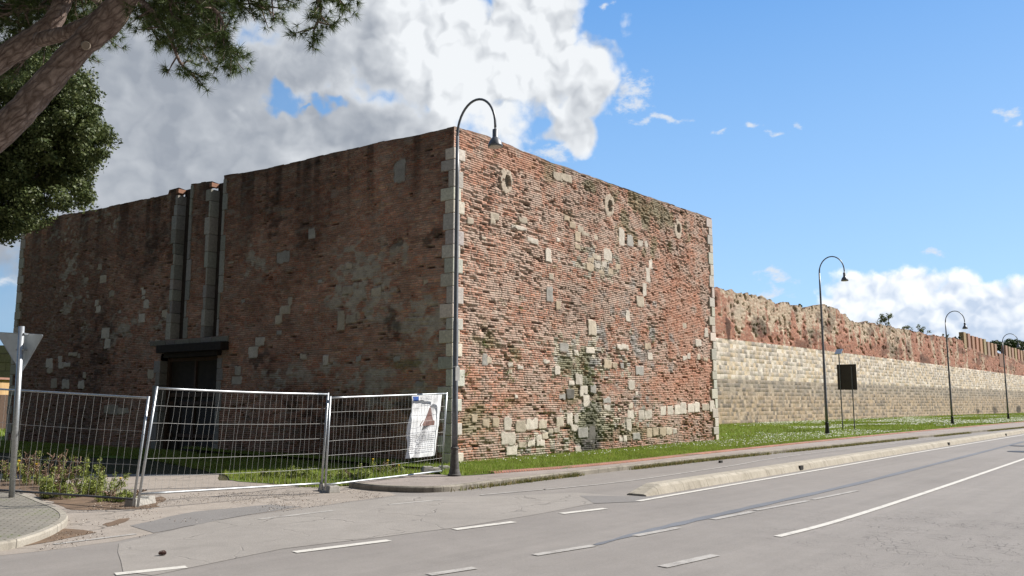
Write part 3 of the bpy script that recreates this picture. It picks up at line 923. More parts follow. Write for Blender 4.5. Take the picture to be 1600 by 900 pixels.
    if flip: FT = FT[:, ::-1]
    F = np.concatenate([F, FT])
    # drop unused vertices
    used = np.unique(F); remap_ = np.full(len(V), -1, np.int64); remap_[used] = np.arange(len(used))
    return mesh_np(name, V[used], remap_[F], M['wall'], parent, Cc[used], smooth=False)

bastion = thing('brick_bastion', 'huge square bastion of worn red brick with pale corner stones beside the road', 'bastion', (C0.x, C0.y, 0))
bastion_children = []

rs = [(872,275,14,12,'c'),(886,278,16,11,'c'),(774,338,14,9,'c'),(771,347,8,8,'c'),(818,344,14,8,'c'),(813,356,24,5,'w'),(833,376,17,8,'w'),(857,399,9,20,'w'),(873,375,5,5,'w'),
 (862,432,7,9,'c'),(886,341,9,9,'t'),(895,352,10,9,'t'),(908,357,8,9,'c'),(916,366,12,6,'c'),(903,370,8,16,'t'),(903,385,8,7,'t'),(932,371,6,6,'c'),(972,370,9,27,'w'),
 (985,376,10,18,'g'),(1001,380,8,9,'w'),(1010,381,5,9,'w'),(950,398,12,17,'w'),(945,413,7,10,'w'),(934,415,8,7,'w'),(933,402,13,8,'c'),(922,417,11,12,'t'),(923,406,10,8,'t'),
 (955,424,8,8,'t'),(966,417,8,8,'t'),(941,426,9,6,'t'),(1013,430,6,22,'w'),(1017,413,5,14,'w'),(1008,453,6,20,'w'),(1001,471,12,16,'c'),(982,493,6,17,'w'),(926,512,13,24,'c'),
 (860,459,10,24,'g'),(873,477,8,14,'t'),(882,543,14,14,'g'),(901,551,7,9,'w'),(923,548,13,9,'w'),(974,542,18,8,'w'),(1013,541,9,10,'t'),(1016,556,8,11,'w'),(1070,509,6,8,'c'),
 (1104,520,6,13,'w'),(1092,536,9,10,'w'),(1071,560,7,6,'w'),(1077,557,5,9,'w'),(1092,558,5,9,'c'),(1103,561,7,6,'t'),(950,569,12,14,'t'),(961,571,8,10,'t'),(973,573,5,8,'g'),
 (1000,579,12,14,'g'),(987,601,10,14,'w'),(872,579,8,12,'w'),(894,598,9,9,'w'),(905,593,11,18,'w'),(912.5,611,12,17,'w'),(927,608,9,12,'g'),(917,626,10,18,'w'),(995,615,4,8,'w'),
 (798,570,7,9,'w'),(814,574,9,6,'w'),(798,580,7,8,'c'),(855,565,10,5,'w'),(808,620,6,7,'w'),(879,620,9,8,'g'),(892,615,12,14,'d'),(794,663,13,20,'w'),(814,666,15,19,'c'),
 (832,663,18,16,'w'),(849,663,13,14,'c'),(875.5,659,11,15,'c'),(891,655,9,18,'w'),(901,655,6,13,'w'),(795,685,23,20,'w'),(800.5,704,17,15,'w'),(817,695,12,8,'c'),(831,692,11,11,'w'),
 (842.5,684,9,8,'w'),(845,692.5,13,8,'w'),(852,681,8,8,'c'),(861,674,8,8,'c'),(870,672,9,8,'c'),(899,669,11,8,'w'),(903.6,705,8,14,'w'),(911,676,16,16,'g'),(926,676,10,20,'d'),
 (986,635,7,9,'c'),(986,648,10,13,'w'),(983,664.5,8,18,'w'),(1002.5,648,9,17,'w'),(1014,648,11,13,'w'),(1037,641,9,15,'w'),(1048,641,9,14,'w'),(1059,640,9,14,'w'),(1068.6,638,9,17,'w'),
 (1080.6,638,10,14,'w'),(1090,636,8,15,'w'),(1103,636,11,11,'c'),(1113,634,7,17,'w'),(1015,676.6,8,14,'t'),(1025,675,9,14,'t'),(1036,674,10,13,'t'),(1046.5,674,9,12,'c'),(1055,674,6,9,'w'),
 (971,686.6,6,9,'w'),(977,686,5,10,'w'),(949,636,10,9,'w'),(995,682,11,10,'g'),(758.6,562,9,18,'g'),(766,563,7,10,'c'),(949,626,12,8,'g'),(742,655,9,14,'t'),(760,661,10,14,'t'),(775,661,10,14,'t'),
 (736,345,10,9,'c'),(757,372,7,6,'c'),(791.5,283,19,40,'o'),(952,321,15,36,'o'),(1059,357,12,28,'o')]
stones_r = [(*rect_on(C0, UR, a, b, c, d), k) for a, b, c, d, k in rs]
def pt(O, U, px, py, rx, ry, kind, st=1.0):
    u_, z_, w_, h_ = rect_on(O, U, px, py, rx * 2, ry * 2)
    return (u_, z_, w_ / 2, h_ / 2, kind, st)
patch_r = [pt(C0, UR, *a) for a in [(925, 675, 22, 45, 'grey', 1.5), (960, 655, 60, 24, 'rubble', 1.5), (920, 570, 55, 45, 'rubble', 1.5), (850, 690, 60, 22, 'rubble', 1.2), (930, 410, 50, 25, 'rubble', 1.2),
    (1000, 675, 40, 20, 'moss', 1.0), (915, 585, 45, 45, 'moss', 1.15), (780, 540, 60, 30, 'moss', .8), (940, 670, 40, 30, 'moss', 1.2), (895, 470, 35, 35, 'black', .25), (925, 690, 14, 34, 'black', 1.3), 
    (1080, 600, 60, 40, 'red', 1.4), (1060, 480, 60, 90, 'red', 1.0), (1010, 330, 110, 60, 'moss', .55), (1000, 540, 70, 90, 'grey', .4), (775, 600, 60, 80, 'red', .6), (760, 660, 40, 50, 'moss', .7), (800, 250, 90, 30, 'red', .7)]]
tops_r = [(700, 194.5), (760, 212), (860, 253), (960, 288), (1040, 316), (1118, 343.5), (1130, 347.5)]
top_r = sorted(onface(C0, UR, *p) for p in tops_r); top_r = [(a, b) for a, b in top_r]; top_r[0] = (0.0, top_r[0][1])
HZ = top_r[0][1]
print('corner height', HZ, 'right end', top_r[-1])

ls = [(624,268,18,34,'g'),(486.5,365,10,15,'g'),(441.7,401.5,20,18,'g'),(444.5,485,18,13,'c'),(452.7,470,6,11,'c'),(434.6,499,11,12,'c'),(361,410,9,4,'c'),(541.6,454,15,12,'c'),(587,455.6,15,11,'c'),
 (545,415,10,8,'c'),(405.9,534,15,15,'w'),(395,551,15,18,'w'),(371,579,10,14,'w'),(369,594.7,15,13,'w'),(532,500,11,32,'c'),(548,498,16,14,'c'),(508,563,9,16,'w'),(473,557,10,9,'c'),
 (155.5,417,7,9,'c'),(160.5,436,10,13,'c'),(174,459,8,10,'c'),(222,451,5,5,'w'),(224,457,6,6,'w'),(223,465,6,5,'w'),(228,476,8,13,'w'),(221,497,10,14,'w'),(151,473,6,9,'w'),(153,483,7,10,'w'),
 (164,521,12,17,'w'),(167,537,10,15,'w'),(187,487,4,5,'w'),(256,490,8,12,'c'),(76.5,567,10,14,'w'),(77,579,9,8,'c'),(93,561,6,9,'w'),(95,571,7,9,'w'),(104,570,11,6,'w'),(113,553,14,6,'c'),(122,556,4,7,'c'),
 (131,586,5,10,'c'),(102,600,11,14,'w'),(126,601,10,14,'w'),(83.5,599.5,9,14,'c'),(235,585,10,14,'c'),(246,536,10,9,'c'),(173,640,22,14,'c'),(193,642,16,10,'c'),(560,560,9,9,'g'),(655,600,12,8,'g'),(620,560,10,10,'g'),(435,520,8,8,'g'),(380,470,6,5,'g'),(500,440,7,5,'g'),(665,440,8,6,'c')]
stones_l = [(*rect_on(C0, UL, a, b, c, d), k) for a, b, c, d, k in ls]
patch_l = [pt(C0, UL, *a) for a in [(620, 600, 90, 45, 'lime', 1.25), (540, 590, 70, 28, 'lime', 1.3), (640, 500, 55, 50, 'lime', 1.2), (560, 470, 60, 35, 'lime', .9), (620, 405, 60, 28, 'lime', .9), (425, 590, 50, 26, 'lime', .9), (400, 400, 32, 40, 'lime', .75),
    (195, 510, 26, 28, 'lime', 1.1), (115, 470, 26, 70, 'lime', .6), (560, 420, 40, 50, 'lime', .7), (260, 520, 20, 40, 'lime', .9), (660, 560, 30, 60, 'lime', 1.2), (150, 350, 80, 20, 'lime', .4),
    (650, 372, 46, 15, 'black', 1.3), (612, 520, 13, 42, 'black', 1.5), (560, 650, 70, 34, 'black', 1.0), (470, 640, 80, 34, 'black', .9), (500, 230, 30, 70, 'black', .5), (640, 640, 50, 20, 'black', .8), (455, 300, 60, 120, 'black', .35),
    (130, 560, 60, 90, 'black', .5), (405, 570, 22, 22, 'black', 1.0), (640, 570, 30, 12, 'moss', 1.0), (230, 420, 50, 90, 'black', .4)]]
# top profile of the left face from the near corner leftwards (px)
sl1 = (onface(C0, UL, 344, 400)[0], onface(C0, UL, 325.5, 400)[0])      # near slot
sl2 = (onface(C0, UL, 292.5, 400)[0], onface(C0, UL, 273.5, 400)[0])      # far slot
_, zs = onface(C0, UL, 320, 527)
_, zbeam = onface(C0, UL, 300, 548)
du = (onface(C0, UL, 338, 600)[0], onface(C0, UL, 249, 600)[0])
zlin = zbeam - 0.02
print('slots', sl1, sl2, 'sill', zs, 'door', du, zbeam)
tops_l = [(700, 194.5), (600, 221), (500, 243.5), (420, 262), (346, 275.5), (343.6, 276), (343, 280), (296, 287.5), (293, 288), (292, 289.5), (269, 296), (264, 297), (263, 303.5), (150, 327), (90, 337), (38, 349), (24, 352)]
top_l = [onface(C0, UL, *p) for p in tops_l]; top_l = [(max(a, 0), b) for a, b in top_l]
top_l[0] = (0.0, HZ); top_l[-1] = (LL + .2, top_l[-1][1])
for i in range(1, len(top_l)):
    if top_l[i][0] <= top_l[i - 1][0]: top_l[i] = (top_l[i - 1][0] + 0.01, top_l[i][1])
print('top_l', top_l)

def rowbuild(): pass
ur = np.arange(0, LR + 0.02, 0.024); ur[-1] = LR
wr = masonry('brick_wall', C0, UR, NR, ur, LR, top_r, stones_r, patch_r, None, False, seed=3, damage=1.0, zmax=HZ + 0.4)
ulc = np.concatenate([np.arange(0, LL, 0.034), [sl1[0], sl1[1], sl2[0], sl2[1], du[0], du[1], LL]]); ulc = np.unique(np.round(ulc, 4))
cutl = [(sl1[0], sl1[1], zs, 99), (sl2[0], sl2[1], zs, 99), (du[0], du[1], -1, zlin)]
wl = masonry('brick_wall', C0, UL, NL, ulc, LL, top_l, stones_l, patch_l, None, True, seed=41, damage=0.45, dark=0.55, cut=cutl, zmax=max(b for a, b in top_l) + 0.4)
for o in (wr, wl): bastion_children.append(o)
tag(wr, 'sunlit eroded brick face with let-in pale stones'); tag(wl, 'shaded brick face with grey lime patches and black stains')

# rear walls and the earth fill inside
RB = R0 + NR * -16.0; 
BR = R0 + UL * 19.0; BL = L0 + UR * 15.0
def backwall(a, b, za, zb, th=0.6):
    mb = MB(); n = Vector((-(b - a).y, (b - a).x, 0)).normalized() * th
    mb.poly([(a.x, a.y, -.2), (b.x, b.y, -.2), (b.x, b.y, zb), (a.x, a.y, za)])
    return mb
zR = top_r[-1][1]; zL = top_l[-1][1]
M['plainbrick'] = simple('rear_brick', (.33, .16, .12), (.24, .14, .11), 3.0, 0.95, 0, 0.6, 20)
mb = MB()
mb.poly([(R0.x, R0.y, -.2), (BR.x, BR.y, -.2), (BR.x, BR.y, zR - .1), (R0.x, R0.y, zR - .03)])
mb.poly([(BR.x, BR.y, -.2), (BL.x, BL.y, -.2), (BL.x, BL.y, zL - .1), (BR.x, BR.y, zR - .1)])
mb.poly([(BL.x, BL.y, -.2), (L0.x, L0.y, -.2), (L0.x, L0.y, zL - .03), (BL.x, BL.y, zL - .1)])
bastion_children.append(mb.build('rear_wall', M['plainbrick']))
inn = [C0 - NR * .6 - NL * .6, R0 - NR * .6, BR, BL, L0 - NL * .6]
# keep the fill behind the slots
fill = MB().poly([(p.x, p.y, z_) for p, z_ in zip(inn, (HZ - .14, zR - .14, zR - .16, zL - .16, zL - .14))])
bastion_children.append(fill.build('terrace', M['yard']))

M['slot_shade'] = simple('painted_slot_shade', (.060, .045, .038), (.030, .024, .021), 5.0, .97, 0, .5, 30)  # near-black colour paints the deep shade at the back of the slots
# corner stones -------------------------------------------------
def stonecol(base, i, s=0):
    r = random.Random(i * 13 + s)
    k = r.uniform(0.78, 1.12)
    return [c * k * r.uniform(.96, 1.04) for c in base]
class CB(MB):
    """MB with a colour per shape"""
    def __init__(s): super().__init__(); s.c = []
    def paint(s, col):
        s.c += [col] * (len(s.v) - len(s.c)); return s
    def build(s, name, mat, parent=None, bevel=0.0):
        me = bpy.data.meshes.new(name); me.from_pydata(s.v, [], s.f)
        at = me.color_attributes.new('Col', 'FLOAT_COLOR', 'POINT')
        at.data.foreach_set('color', np.array([(*c, 1) for c in s.c], np.float32).ravel())
        if bevel > 0:
            bm = bmesh.new(); bm.from_mesh(me)
            bmesh.ops.bevel(bm, geom=bm.edges[:], offset=bevel, segments=2, affect='EDGES', profile=0.55)
            bm.to_mesh(me); bm.free()
        me.materials.append(mat)
        return link(name, me, parent)

cs = CB(); r = random.Random(5); z = 0.0; i = 0
while z < HZ - 0.55:
    h = r.uniform(.30, .47)
    if z + h > HZ - .28: break
    wa, wb = ((.42, .30) if i % 2 else (.24, .46)); wa += r.uniform(-.07, .07); wb += r.uniform(-.08, .05)
    o_ = r.uniform(0.045, 0.060); jt = 0.006
    co_ = C0 + (NR + NL) * o_ * 0.75
    base = [co_, co_ + UR * wb, co_ + UR * wb - NR * .3, C0 - (NR + NL) * .25, co_ + UL * wa - NL * .3, co_ + UL * wa]
    base = [Vector((p.x, p.y, z + jt)) for p in base]
    cs.prism(base, (0, 0, h - 2 * jt)).paint(stonecol(r.choice([(.58, .54, .47), (.52, .49, .44), (.62, .57, .48), (.48, .46, .42)]), i))
    z += h; i += 1
bastion_children.append(tag(cs.build('corner_stones', M['stone'], bevel=0.018), 'pale grey corner stones on the near corner'))
for (O_, ua, na, nb, htop, sd_) in ((R0, -UR, NR, None, zR, 9), (L0, -UL, NL, None, zL, 11)):
    cs = CB(); r = random.Random(sd_); z = 0.0; i = 0
    while z < htop - .25:
        h = r.uniform(.30, .5)
        wa = (.46 if i % 2 else .26) + r.uniform(-.06, .06); o_ = r.uniform(.01, .03)
        out = -ua
        base = [O_ + na * o_ + out * .02, O_ + na * o_ + ua * wa, O_ - na * .3 + ua * wa, O_ - na * .5 + out * .02]
        if (base[1] - base[0]).cross(base[2] - base[1]).z < 0: base = base[::-1]
        base = [Vector((p.x, p.y, z + .006)) for p in base]
        cs.prism(base, (0, 0, h - .012)).paint(stonecol(r.choice([(.50, .46, .40), (.45, .43, .38), (.55, .50, .43)]), i))
        z += h; i += 1
    bastion_children.append(cs.build('corner_stones', M['stone'], bevel=0.02))

# drawbridge slots: dressed jambs, dark back --------------------
def fp(u_, dep, z_): 
    p = C0 + UL * u_ - NL * dep; return Vector((p.x, p.y, z_))
def fbox(cb, u0, u1, d0, d1, z0, z1):
    base = [fp(u0, d0, z0), fp(u1, d0, z0), fp(u1, d1, z0), fp(u0, d1, z0)]
    a = (base[1] - base[0]).cross(base[2] - base[1]).z
    if a < 0: base = base[::-1]
    cb.prism(base, (0, 0, z1 - z0))
for (a, b), sd_ in ((sl1, 21), (sl2, 23)):
    r = random.Random(sd_)
    ztop = np.interp((a + b) / 2, [q[0] for q in top_l], [q[1] for q in top_l])
    cb = CB(); z = zs; i = 0
    while z < ztop - .35:       # far jamb (faces the corner) with long and short stones let into the face
        h = min(r.uniform(.34, .62), ztop - .28 - z)
        if h < .15: break
        ww = r.choice((.08, .14, .30, .20))
        fbox(cb, b, b + ww, -0.012 - r.uniform(0, .012), .34, z + .006, z + h - .006)
        cb.paint(stonecol(r.choice([(.36, .345, .32), (.31, .30, .28), (.42, .395, .355)]), i, sd_)); z += h; i += 1
    z = zs; 
    while z < ztop - .1:        # near jamb, narrower
        h = min(r.uniform(.5, .95), ztop - .04 - z)
        if h < .1: break
        ww = r.choice((.12, .16, .26))
        fbox(cb, a - ww, a, -0.012 - r.uniform(0, .01), .34, z + .006, z + h - .006)
        cb.paint(stonecol((.30, .29, .265), i, sd_ + 1)); z += h; i += 1
    bastion_children.append(tag(cb.build('slot_jamb', M['stone'], bevel=0.015), 'dressed grey stones lining a tall drawbridge slot'))
    cap = CB(); fbox(cap, b, b + .14, -.005, .3, ztop - .20, ztop - .05); cap.paint((.30, .16, .11))
    bastion_children.append(cap.build('brick_cap', M['wall'], bevel=0.01))
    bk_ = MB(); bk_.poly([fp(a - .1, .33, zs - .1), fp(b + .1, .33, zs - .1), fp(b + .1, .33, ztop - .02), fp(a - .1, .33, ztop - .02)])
    bastion_children.append(bk_.build('slot_back', M['slot_shade']))
# stone sill above the door beam
cb = CB(); r = random.Random(77); uu = du[0] - .55
while uu < du[1] + .45:
    ww = r.uniform(.5, .95)
    fbox(cb, uu + .005, min(uu + ww, du[1] + .7) - .005, -0.035, .55, zs - .19, zs - .01); cb.paint(stonecol((.23, .215, .19), int(uu * 10)))
    uu += ww
bastion_children.append(cb.build('stone_sill', M['stone'], bevel=0.015))
ub0 = onface(C0, UL, 357, 535)[0]; ub1 = onface(C0, UL, 256, 545)[0]
bm_ = MB(); fbox(bm_, ub0, ub1, -.30, .45, zs - .47, zs - .20); fbox(bm_, ub0 + .35, ub1 - .25, -.16, .45, zs - .64, zs - .475)
bastion_children.append(bm_.build('door_beam', M['beam'], bevel=0.012))
r = random.Random(31)
for side in (0, 1):
    z = 0; cb = CB()
    while z < zlin - .5:
        h = r.uniform(.35, .6); ww = r.choice((.25, .4, .32))
        if side == 0: fbox(cb, du[0] - ww, du[0] + .0, -.015, .5, z, z + h - .01)
        else: fbox(cb, du[1] - .0, du[1] + ww, -.015, .5, z, z + h - .01)
        cb.paint(stonecol((.30, .29, .265), int(z * 9), side)); z += h
    bastion_children.append(cb.build('door_jamb', M['stone'], bevel=0.015))
dz1 = zs - .64
door = MB(); fbox(door, du[0] + .02, du[1] - .02, .36, .44, -.1, dz1)
door_o = door.build('door', M['door']); bastion_children.append(door_o)
fr_ = MB()
for a, b in ((du[0] + .02, du[0] + .16), (du[1] - .16, du[1] - .02)): fbox(fr_, a, b, .26, .355, 0, dz1)
midu = (du[0] + du[1]) / 2
fbox(fr_, midu - .05, midu + .05, .29, .354, 0, dz1); fbox(fr_, du[0] + .165, du[1] - .165, .27, .353, dz1 - 1.35, dz1 - 1.22); fbox(fr_, du[0] + .165, du[1] - .165, .27, .353, dz1 - .12, dz1)
for zz in (0.5, 1.6): fbox(fr_, du[0] + .165, du[1] - .165, .30, .352, zz, zz + .12)
fo = fr_.build('door_frame', M['door_frame'], door_o)
for a, b in ((du[0] + .2, midu - .08), (midu + .08, du[1] - .2)):
    pn = MB(); fbox(pn, a, b, .345, .357, dz1 - 1.15, dz1 - .18); pn.build('pane', M['pane'], door_o)
pl = MB(); fbox(pl, du[1] - .8, du[1] - .45, .30, .345, .0, dz1 - 1.5); pl.build('door_board', M['pane'], door_o)
for o in bastion_children:
    o.parent = bastion
    o.matrix_parent_inverse = Matrix.Translation(bastion.location).inverted()

# ------------------------------------------------------------------ city wall
W0 = P(1125, 663, 56.0); W0.z = 0
W1 = P(1600, 646, 125.0); W1.z = 0
UW = (W1 - W0).normalized(); LW = (W1 - W0).length
NW = Vector((UW.y, -UW.x, 0))
uA = -11.0
ptsW = lambda pr: sorted(onface(W0, UW, x, y) for x, y in pr)
def lin(pr):
    q = ptsW(pr); return [a for a, _ in q], [b for _, b in q]
b_base = lin([(1125, 664), (1240, 660), (1400, 653.5), (1600, 646.5)])
b_mid = lin([(1125, 591.5), (1240, 596), (1400, 602.5), (1600, 611)])
b_top = lin([(1123, 528), (1240, 541.5), (1400, 561.5), (1600, 587.5)])
crest = [(1116, 449), (1126, 449), (1136, 453), (1145, 452), (1152, 459), (1172, 460), (1182, 459), (1195, 463), (1200, 470), (1214, 473), (1220, 470.5), (1234, 471), (1238, 474), (1252, 474.5), (1256, 482), (1262, 477.5), (1268, 480), (1284, 477), (1300, 481), (1314, 486), (1326, 496), (1337, 505), (1347, 506), (1352, 502), (1357, 501.5), (1359, 505), (1363, 504), (1368, 505), (1371, 511), (1376, 506), (1386, 507), (1400, 511), (1420, 516), (1432, 519), (1441, 518), (1446, 523), (1470, 526), (1500, 531), (1505, 531), (1507, 540), (1556, 557), (1572, 556), (1600, 563)]
b_cr = lin(crest)
print('citywall', LW, 'heights', b_base[1], b_mid[1], b_top[1], 'crest', b_cr[1][0], b_cr[1][-1])
def ext(b, u_):
    v_ = np.interp(u_, *b)
    return v_
uw = np.concatenate([np.arange(uA, 60, 0.085), np.arange(60, LW, 0.16), np.arange(LW, 330, 1.0)])
# rows: param t in three bands
frb = [0, .03, .07, .5, .97]
n1, n2 = 12, 9
def bandrows(n): return np.concatenate([(i + np.array(frb)) / n for i in range(n)])
rows1 = bandrows(n1); rows2 = bandrows(n2); r3abs = np.arange(0, 4.6, 0.075)
nu = len(uw)
zb, zm, zt = ext(b_base, uw) - .25, ext(b_mid, uw), ext(b_top, uw)
zc = ext(b_cr, uw)
rz = (fbm(uw * 1.1, uw * 0, 91, 4) - .5) * 1.5 * np.interp(uw, [-20, 70, 90], [1, .6, .1]) + (h2(np.floor(uw / .42), uw * 0, 92) - .5) * .16
zc = zc + rz * 0.45
Z = np.concatenate([zb + (zm - zb) * rows1[:, None], zm + (zt - zm) * rows2[:, None], zt + r3abs[:, None]])
Ug = np.broadcast_to(uw, Z.shape).copy()
nr1, nr2, nr3 = len(rows1), len(rows2), len(r3abs)
band = np.concatenate([np.zeros(nr1), np.ones(nr2), np.full(nr3, 2)])[:, None] * np.ones(nu)
rid = np.concatenate([np.repeat(np.arange(n1), 5), 50 + np.repeat(np.arange(n2), 5), 100 + np.arange(nr3) // 1])[:, None] * np.ones(nu)
fi = np.concatenate([np.tile(np.arange(5), n1), np.tile(np.arange(5), n2), np.full(nr3, 3)])[:, None] * np.ones(nu)
bw = 0.26 + 0.26 * h2(rid, rid * 0, 7)
ubk = Ug / bw + h2(rid, rid * 0, 8) * 5; ci = np.floor(ubk); fu = (ubk - ci)
r1, r2 = h2(ci, rid, 9), h2(ci, rid, 10)
mort = ((fi <= 1) | (np.minimum(fu, 1 - fu) * bw < 0.02)) & (band < 2)
upper = pick([(.62, .555, .465), (.54, .47, .38), (.60, .52, .41), (.47, .425, .37), (.68, .62, .535), (.57, .47, .34), (.40, .365, .32), (.66, .61, .53), (.58, .485, .355)], r1)
lower = pick([(.47, .385, .29), (.41, .335, .25), (.50, .41, .305), (.34, .29, .23), (.45, .355, .25), (.53, .44, .33), (.29, .25, .205), (.49, .385, .265)], r1)
# the top courses of the lower band are greyer
tband = (Z - zb) / (zm - zb)
gr = sstep(.55, .85, tband + .2 * (fbm(Ug * .3, Z * .5, 11) - .5)) * 0.55
lower = lower * (1 - gr[..., None]) + (pick([(.33, .31, .27), (.27, .26, .235), (.38, .35, .30)], r2)) * gr[..., None]
st = (0.72 + .46 * r2)[..., None]
colr = np.where((band == 0)[..., None], lower * np.array((.88, .84, .86)), upper * np.array((1.0, .97, .99))) * st
colr = np.where(mort[..., None], colr * 0.86, colr)
hg = np.where(mort, -0.010, -0.012 * r2)
# brick band
rb = h2(np.floor(Ug / .27 + h2(rid, rid * 0, 3) * 3), rid, 12); rb2 = h2(np.floor(Ug / .27 + h2(rid, rid * 0, 3) * 3), rid, 13)
brick = pick([(.36, .155, .10), (.39, .18, .12), (.31, .135, .095), (.41, .205, .14), (.34, .165, .12), (.43, .24, .17)], rb) * (0.8 + .4 * rb2)[..., None]
strk = fbm(Ug * 1.15, Z * 0.22, 14, 4); blot = fbm(Ug * 0.35, Z * 0.5, 15, 4); fin = fbm(Ug * 3.0, Z * 4.0, 16, 3)
hrel = (Z - zt) / 3.3
near = np.interp(Ug, [0, 6, 30, 45, 62, 100], [0.35, 1.0, .85, .35, .1, .0])
cream = sstep(.475, .565, strk * .55 + fin * .25 + blot * .2 + (hrel - .42) * 0.30 * near - (1 - near) * .06)
cc = pick([(.52, .42, .31), (.46, .36, .26), (.56, .47, .36), (.40, .29, .21)], rb2) * (0.8 + .4 * fin)[..., None]
brick = brick * (1 - .88 * cream[..., None]) + cc * .88 * cream[..., None]
darkp = sstep(.60, .70, fbm(Ug * .45, Z * .9, 18, 3)) * .45
brick = brick * (1 - darkp[..., None]) * np.array((.92, .93, .96))
colr = np.where((band == 2)[..., None], brick, colr)
hb = -0.035 * rb2 * (0.3 + cream) - 0.14 * sstep(.2, 1.0, hrel) * (fbm(Ug * .8, Z * 1.1, 19, 3)) * near - .10 * sstep(.62, .68, fbm(Ug * 2.2, Z * 2.8, 20, 3))
hg = np.where(band == 2, hb, hg)
hg = hg + 0.10 * (fbm(Ug * .15, Z * .2, 21, 2) - .5)
for (px, py, rx, ry, k) in [(1188, 512, 16, 16, .6), (1138, 512, 4, 22, .7), (1150, 485, 14, 14, -1), (1362, 517, 6, 8, .5), (1441, 560, 4, 9, .6), (1420, 545, 5, 14, .5), (1527, 642, 2.5, 4, .7), (1555, 641, 4, 6, .7), (1592, 640, 4, 6, .8)]:
    u_, z_, w_, h_ = rect_on(W0, UW, px, py, rx * 2, ry * 2)
    g = sstep(.25, .75, np.exp(-(((Ug - u_) / (w_ / 2)) ** 2 + ((Z - z_) / (h_ / 2)) ** 2)) * 1.2 - (fin - .5) * .8)
    if k > 0: colr = colr * (1 - k * g[..., None])
    else: colr = colr * (1 - .6 * g[..., None]) + np.array((.45, .38, .31)) * .6 * g[..., None]
tz = np.broadcast_to(zc, Z.shape)
edge = np.exp(-(tz - Z) / .08) * .3 * (band == 2)
colr = colr * (1 - np.clip(edge, 0, .5)[..., None])
Zc_ = np.minimum(Z, tz)
Pw = np.stack([W0.x + UW.x * Ug + NW.x * hg, W0.y + UW.y * Ug + NW.y * hg, Zc_], -1)
ii = np.arange(Z.shape[0] - 1)[:, None] * nu + np.arange(nu - 1)[None]
keep = (Z[:-1, :-1] < tz[:-1, :-1]) | (Z[:-1, 1:] < tz[:-1, 1:])
q = ii[keep]; F = np.stack([q, q + 1, q + 1 + nu, q + nu], 1)
V = Pw.reshape(-1, 3); Cc = colr.reshape(-1, 3); n0 = len(V)
TH = 1.7
ci_ = np.minimum((Z < tz).sum(0), Z.shape[0] - 1); hc_ = -hg[ci_, np.arange(nu)]
tops = [np.stack([W0.x + UW.x * uw - NW.x * d_, W0.y + UW.y * uw - NW.y * d_, zz], 1) for d_, zz in ((hc_, zc), (.8, zc - .15 + .3 * (vn(uw * 2, uw * 0, 3) - .5)), (TH, zc - .2), (TH, zc * 0 - .3))]
V = np.concatenate([V] + tops); Cc = np.concatenate([Cc] + [np.tile((.36, .25, .18), (nu, 1)) * (.6 + .7 * vn(uw * 3, uw * 0 + j, 4))[:, None] for j in range(4)])
for j in range(3):
    q = n0 + j * nu + np.arange(nu - 1); F = np.concatenate([F, np.stack([q, q + 1, q + 1 + nu, q + nu], 1)])
used = np.unique(F); rm = np.full(len(V), -1, np.int64); rm[used] = np.arange(len(used))
cw = thing('city_wall', 'long medieval city wall of pale ashlar below crumbling red brick, running beside the lawn', 'city wall', (W0.x, W0.y, 0))
cwo = mesh_np('masonry', V[used], rm[F], M['far_wall'], None, Cc[used])
kids = [cwo]
# merlons
mu0 = onface(W0, UW, 1507, 540)[0]; mu1 = onface(W0, UW, 1557, 540)[0]; mu2 = onface(W0, UW, 1571, 540)[0]
proto = CB()
mm = []
uu = mu0; k = 0
while uu < 300 and k < 90:
    if mu1 < uu < mu2: uu = mu2; continue
    mm.append(uu); uu += 1.95; k += 1
for k, uu in enumerate(mm):
    zb_ = float(np.interp(uu, *b_cr)); 
    c_ = CB()
    hh = 1.75 if uu < mu1 else 1.5
    hh *= random.uniform(.93, 1.04)
    a = W0 + UW * uu; b_ = a + UW * 1.15
    base = [Vector((p.x, p.y, zb_ - .3)) for p in (a, b_, b_ - NW * .55, a - NW * .55)]
    c_.prism(base, (0, 0, hh + .3)); c_.paint(tuple(x * random.uniform(.85, 1.1) for x in (.40, .26, .19)))
    kids.append(c_.build('merlon', M['far_wall'], bevel=.03))
# wider broken piers on the near crest
for px, py, wpx, hpx in ((1346, 503, 0, 0),):
    pass
tw = CB()
a = W0 + UW * (mu1 + 1.0); b_ = W0 + UW * (mu2 - 1.0)
tw.prism([Vector((p.x, p.y, 6.4)) for p in (a + NW * .02, b_ + NW * .02, b_ - NW * 3.5, a - NW * 3.5)], (0, 0, float(np.interp(mu1, *b_cr)) - 6.4 + .5)); tw.paint((.26, .15, .115))
kids.append(tw.build('wall_turret', M['far_wall'], bevel=.04))
for o in kids:
    o.parent = cw; o.matrix_parent_inverse = Matrix.Translation(cw.location).inverted()

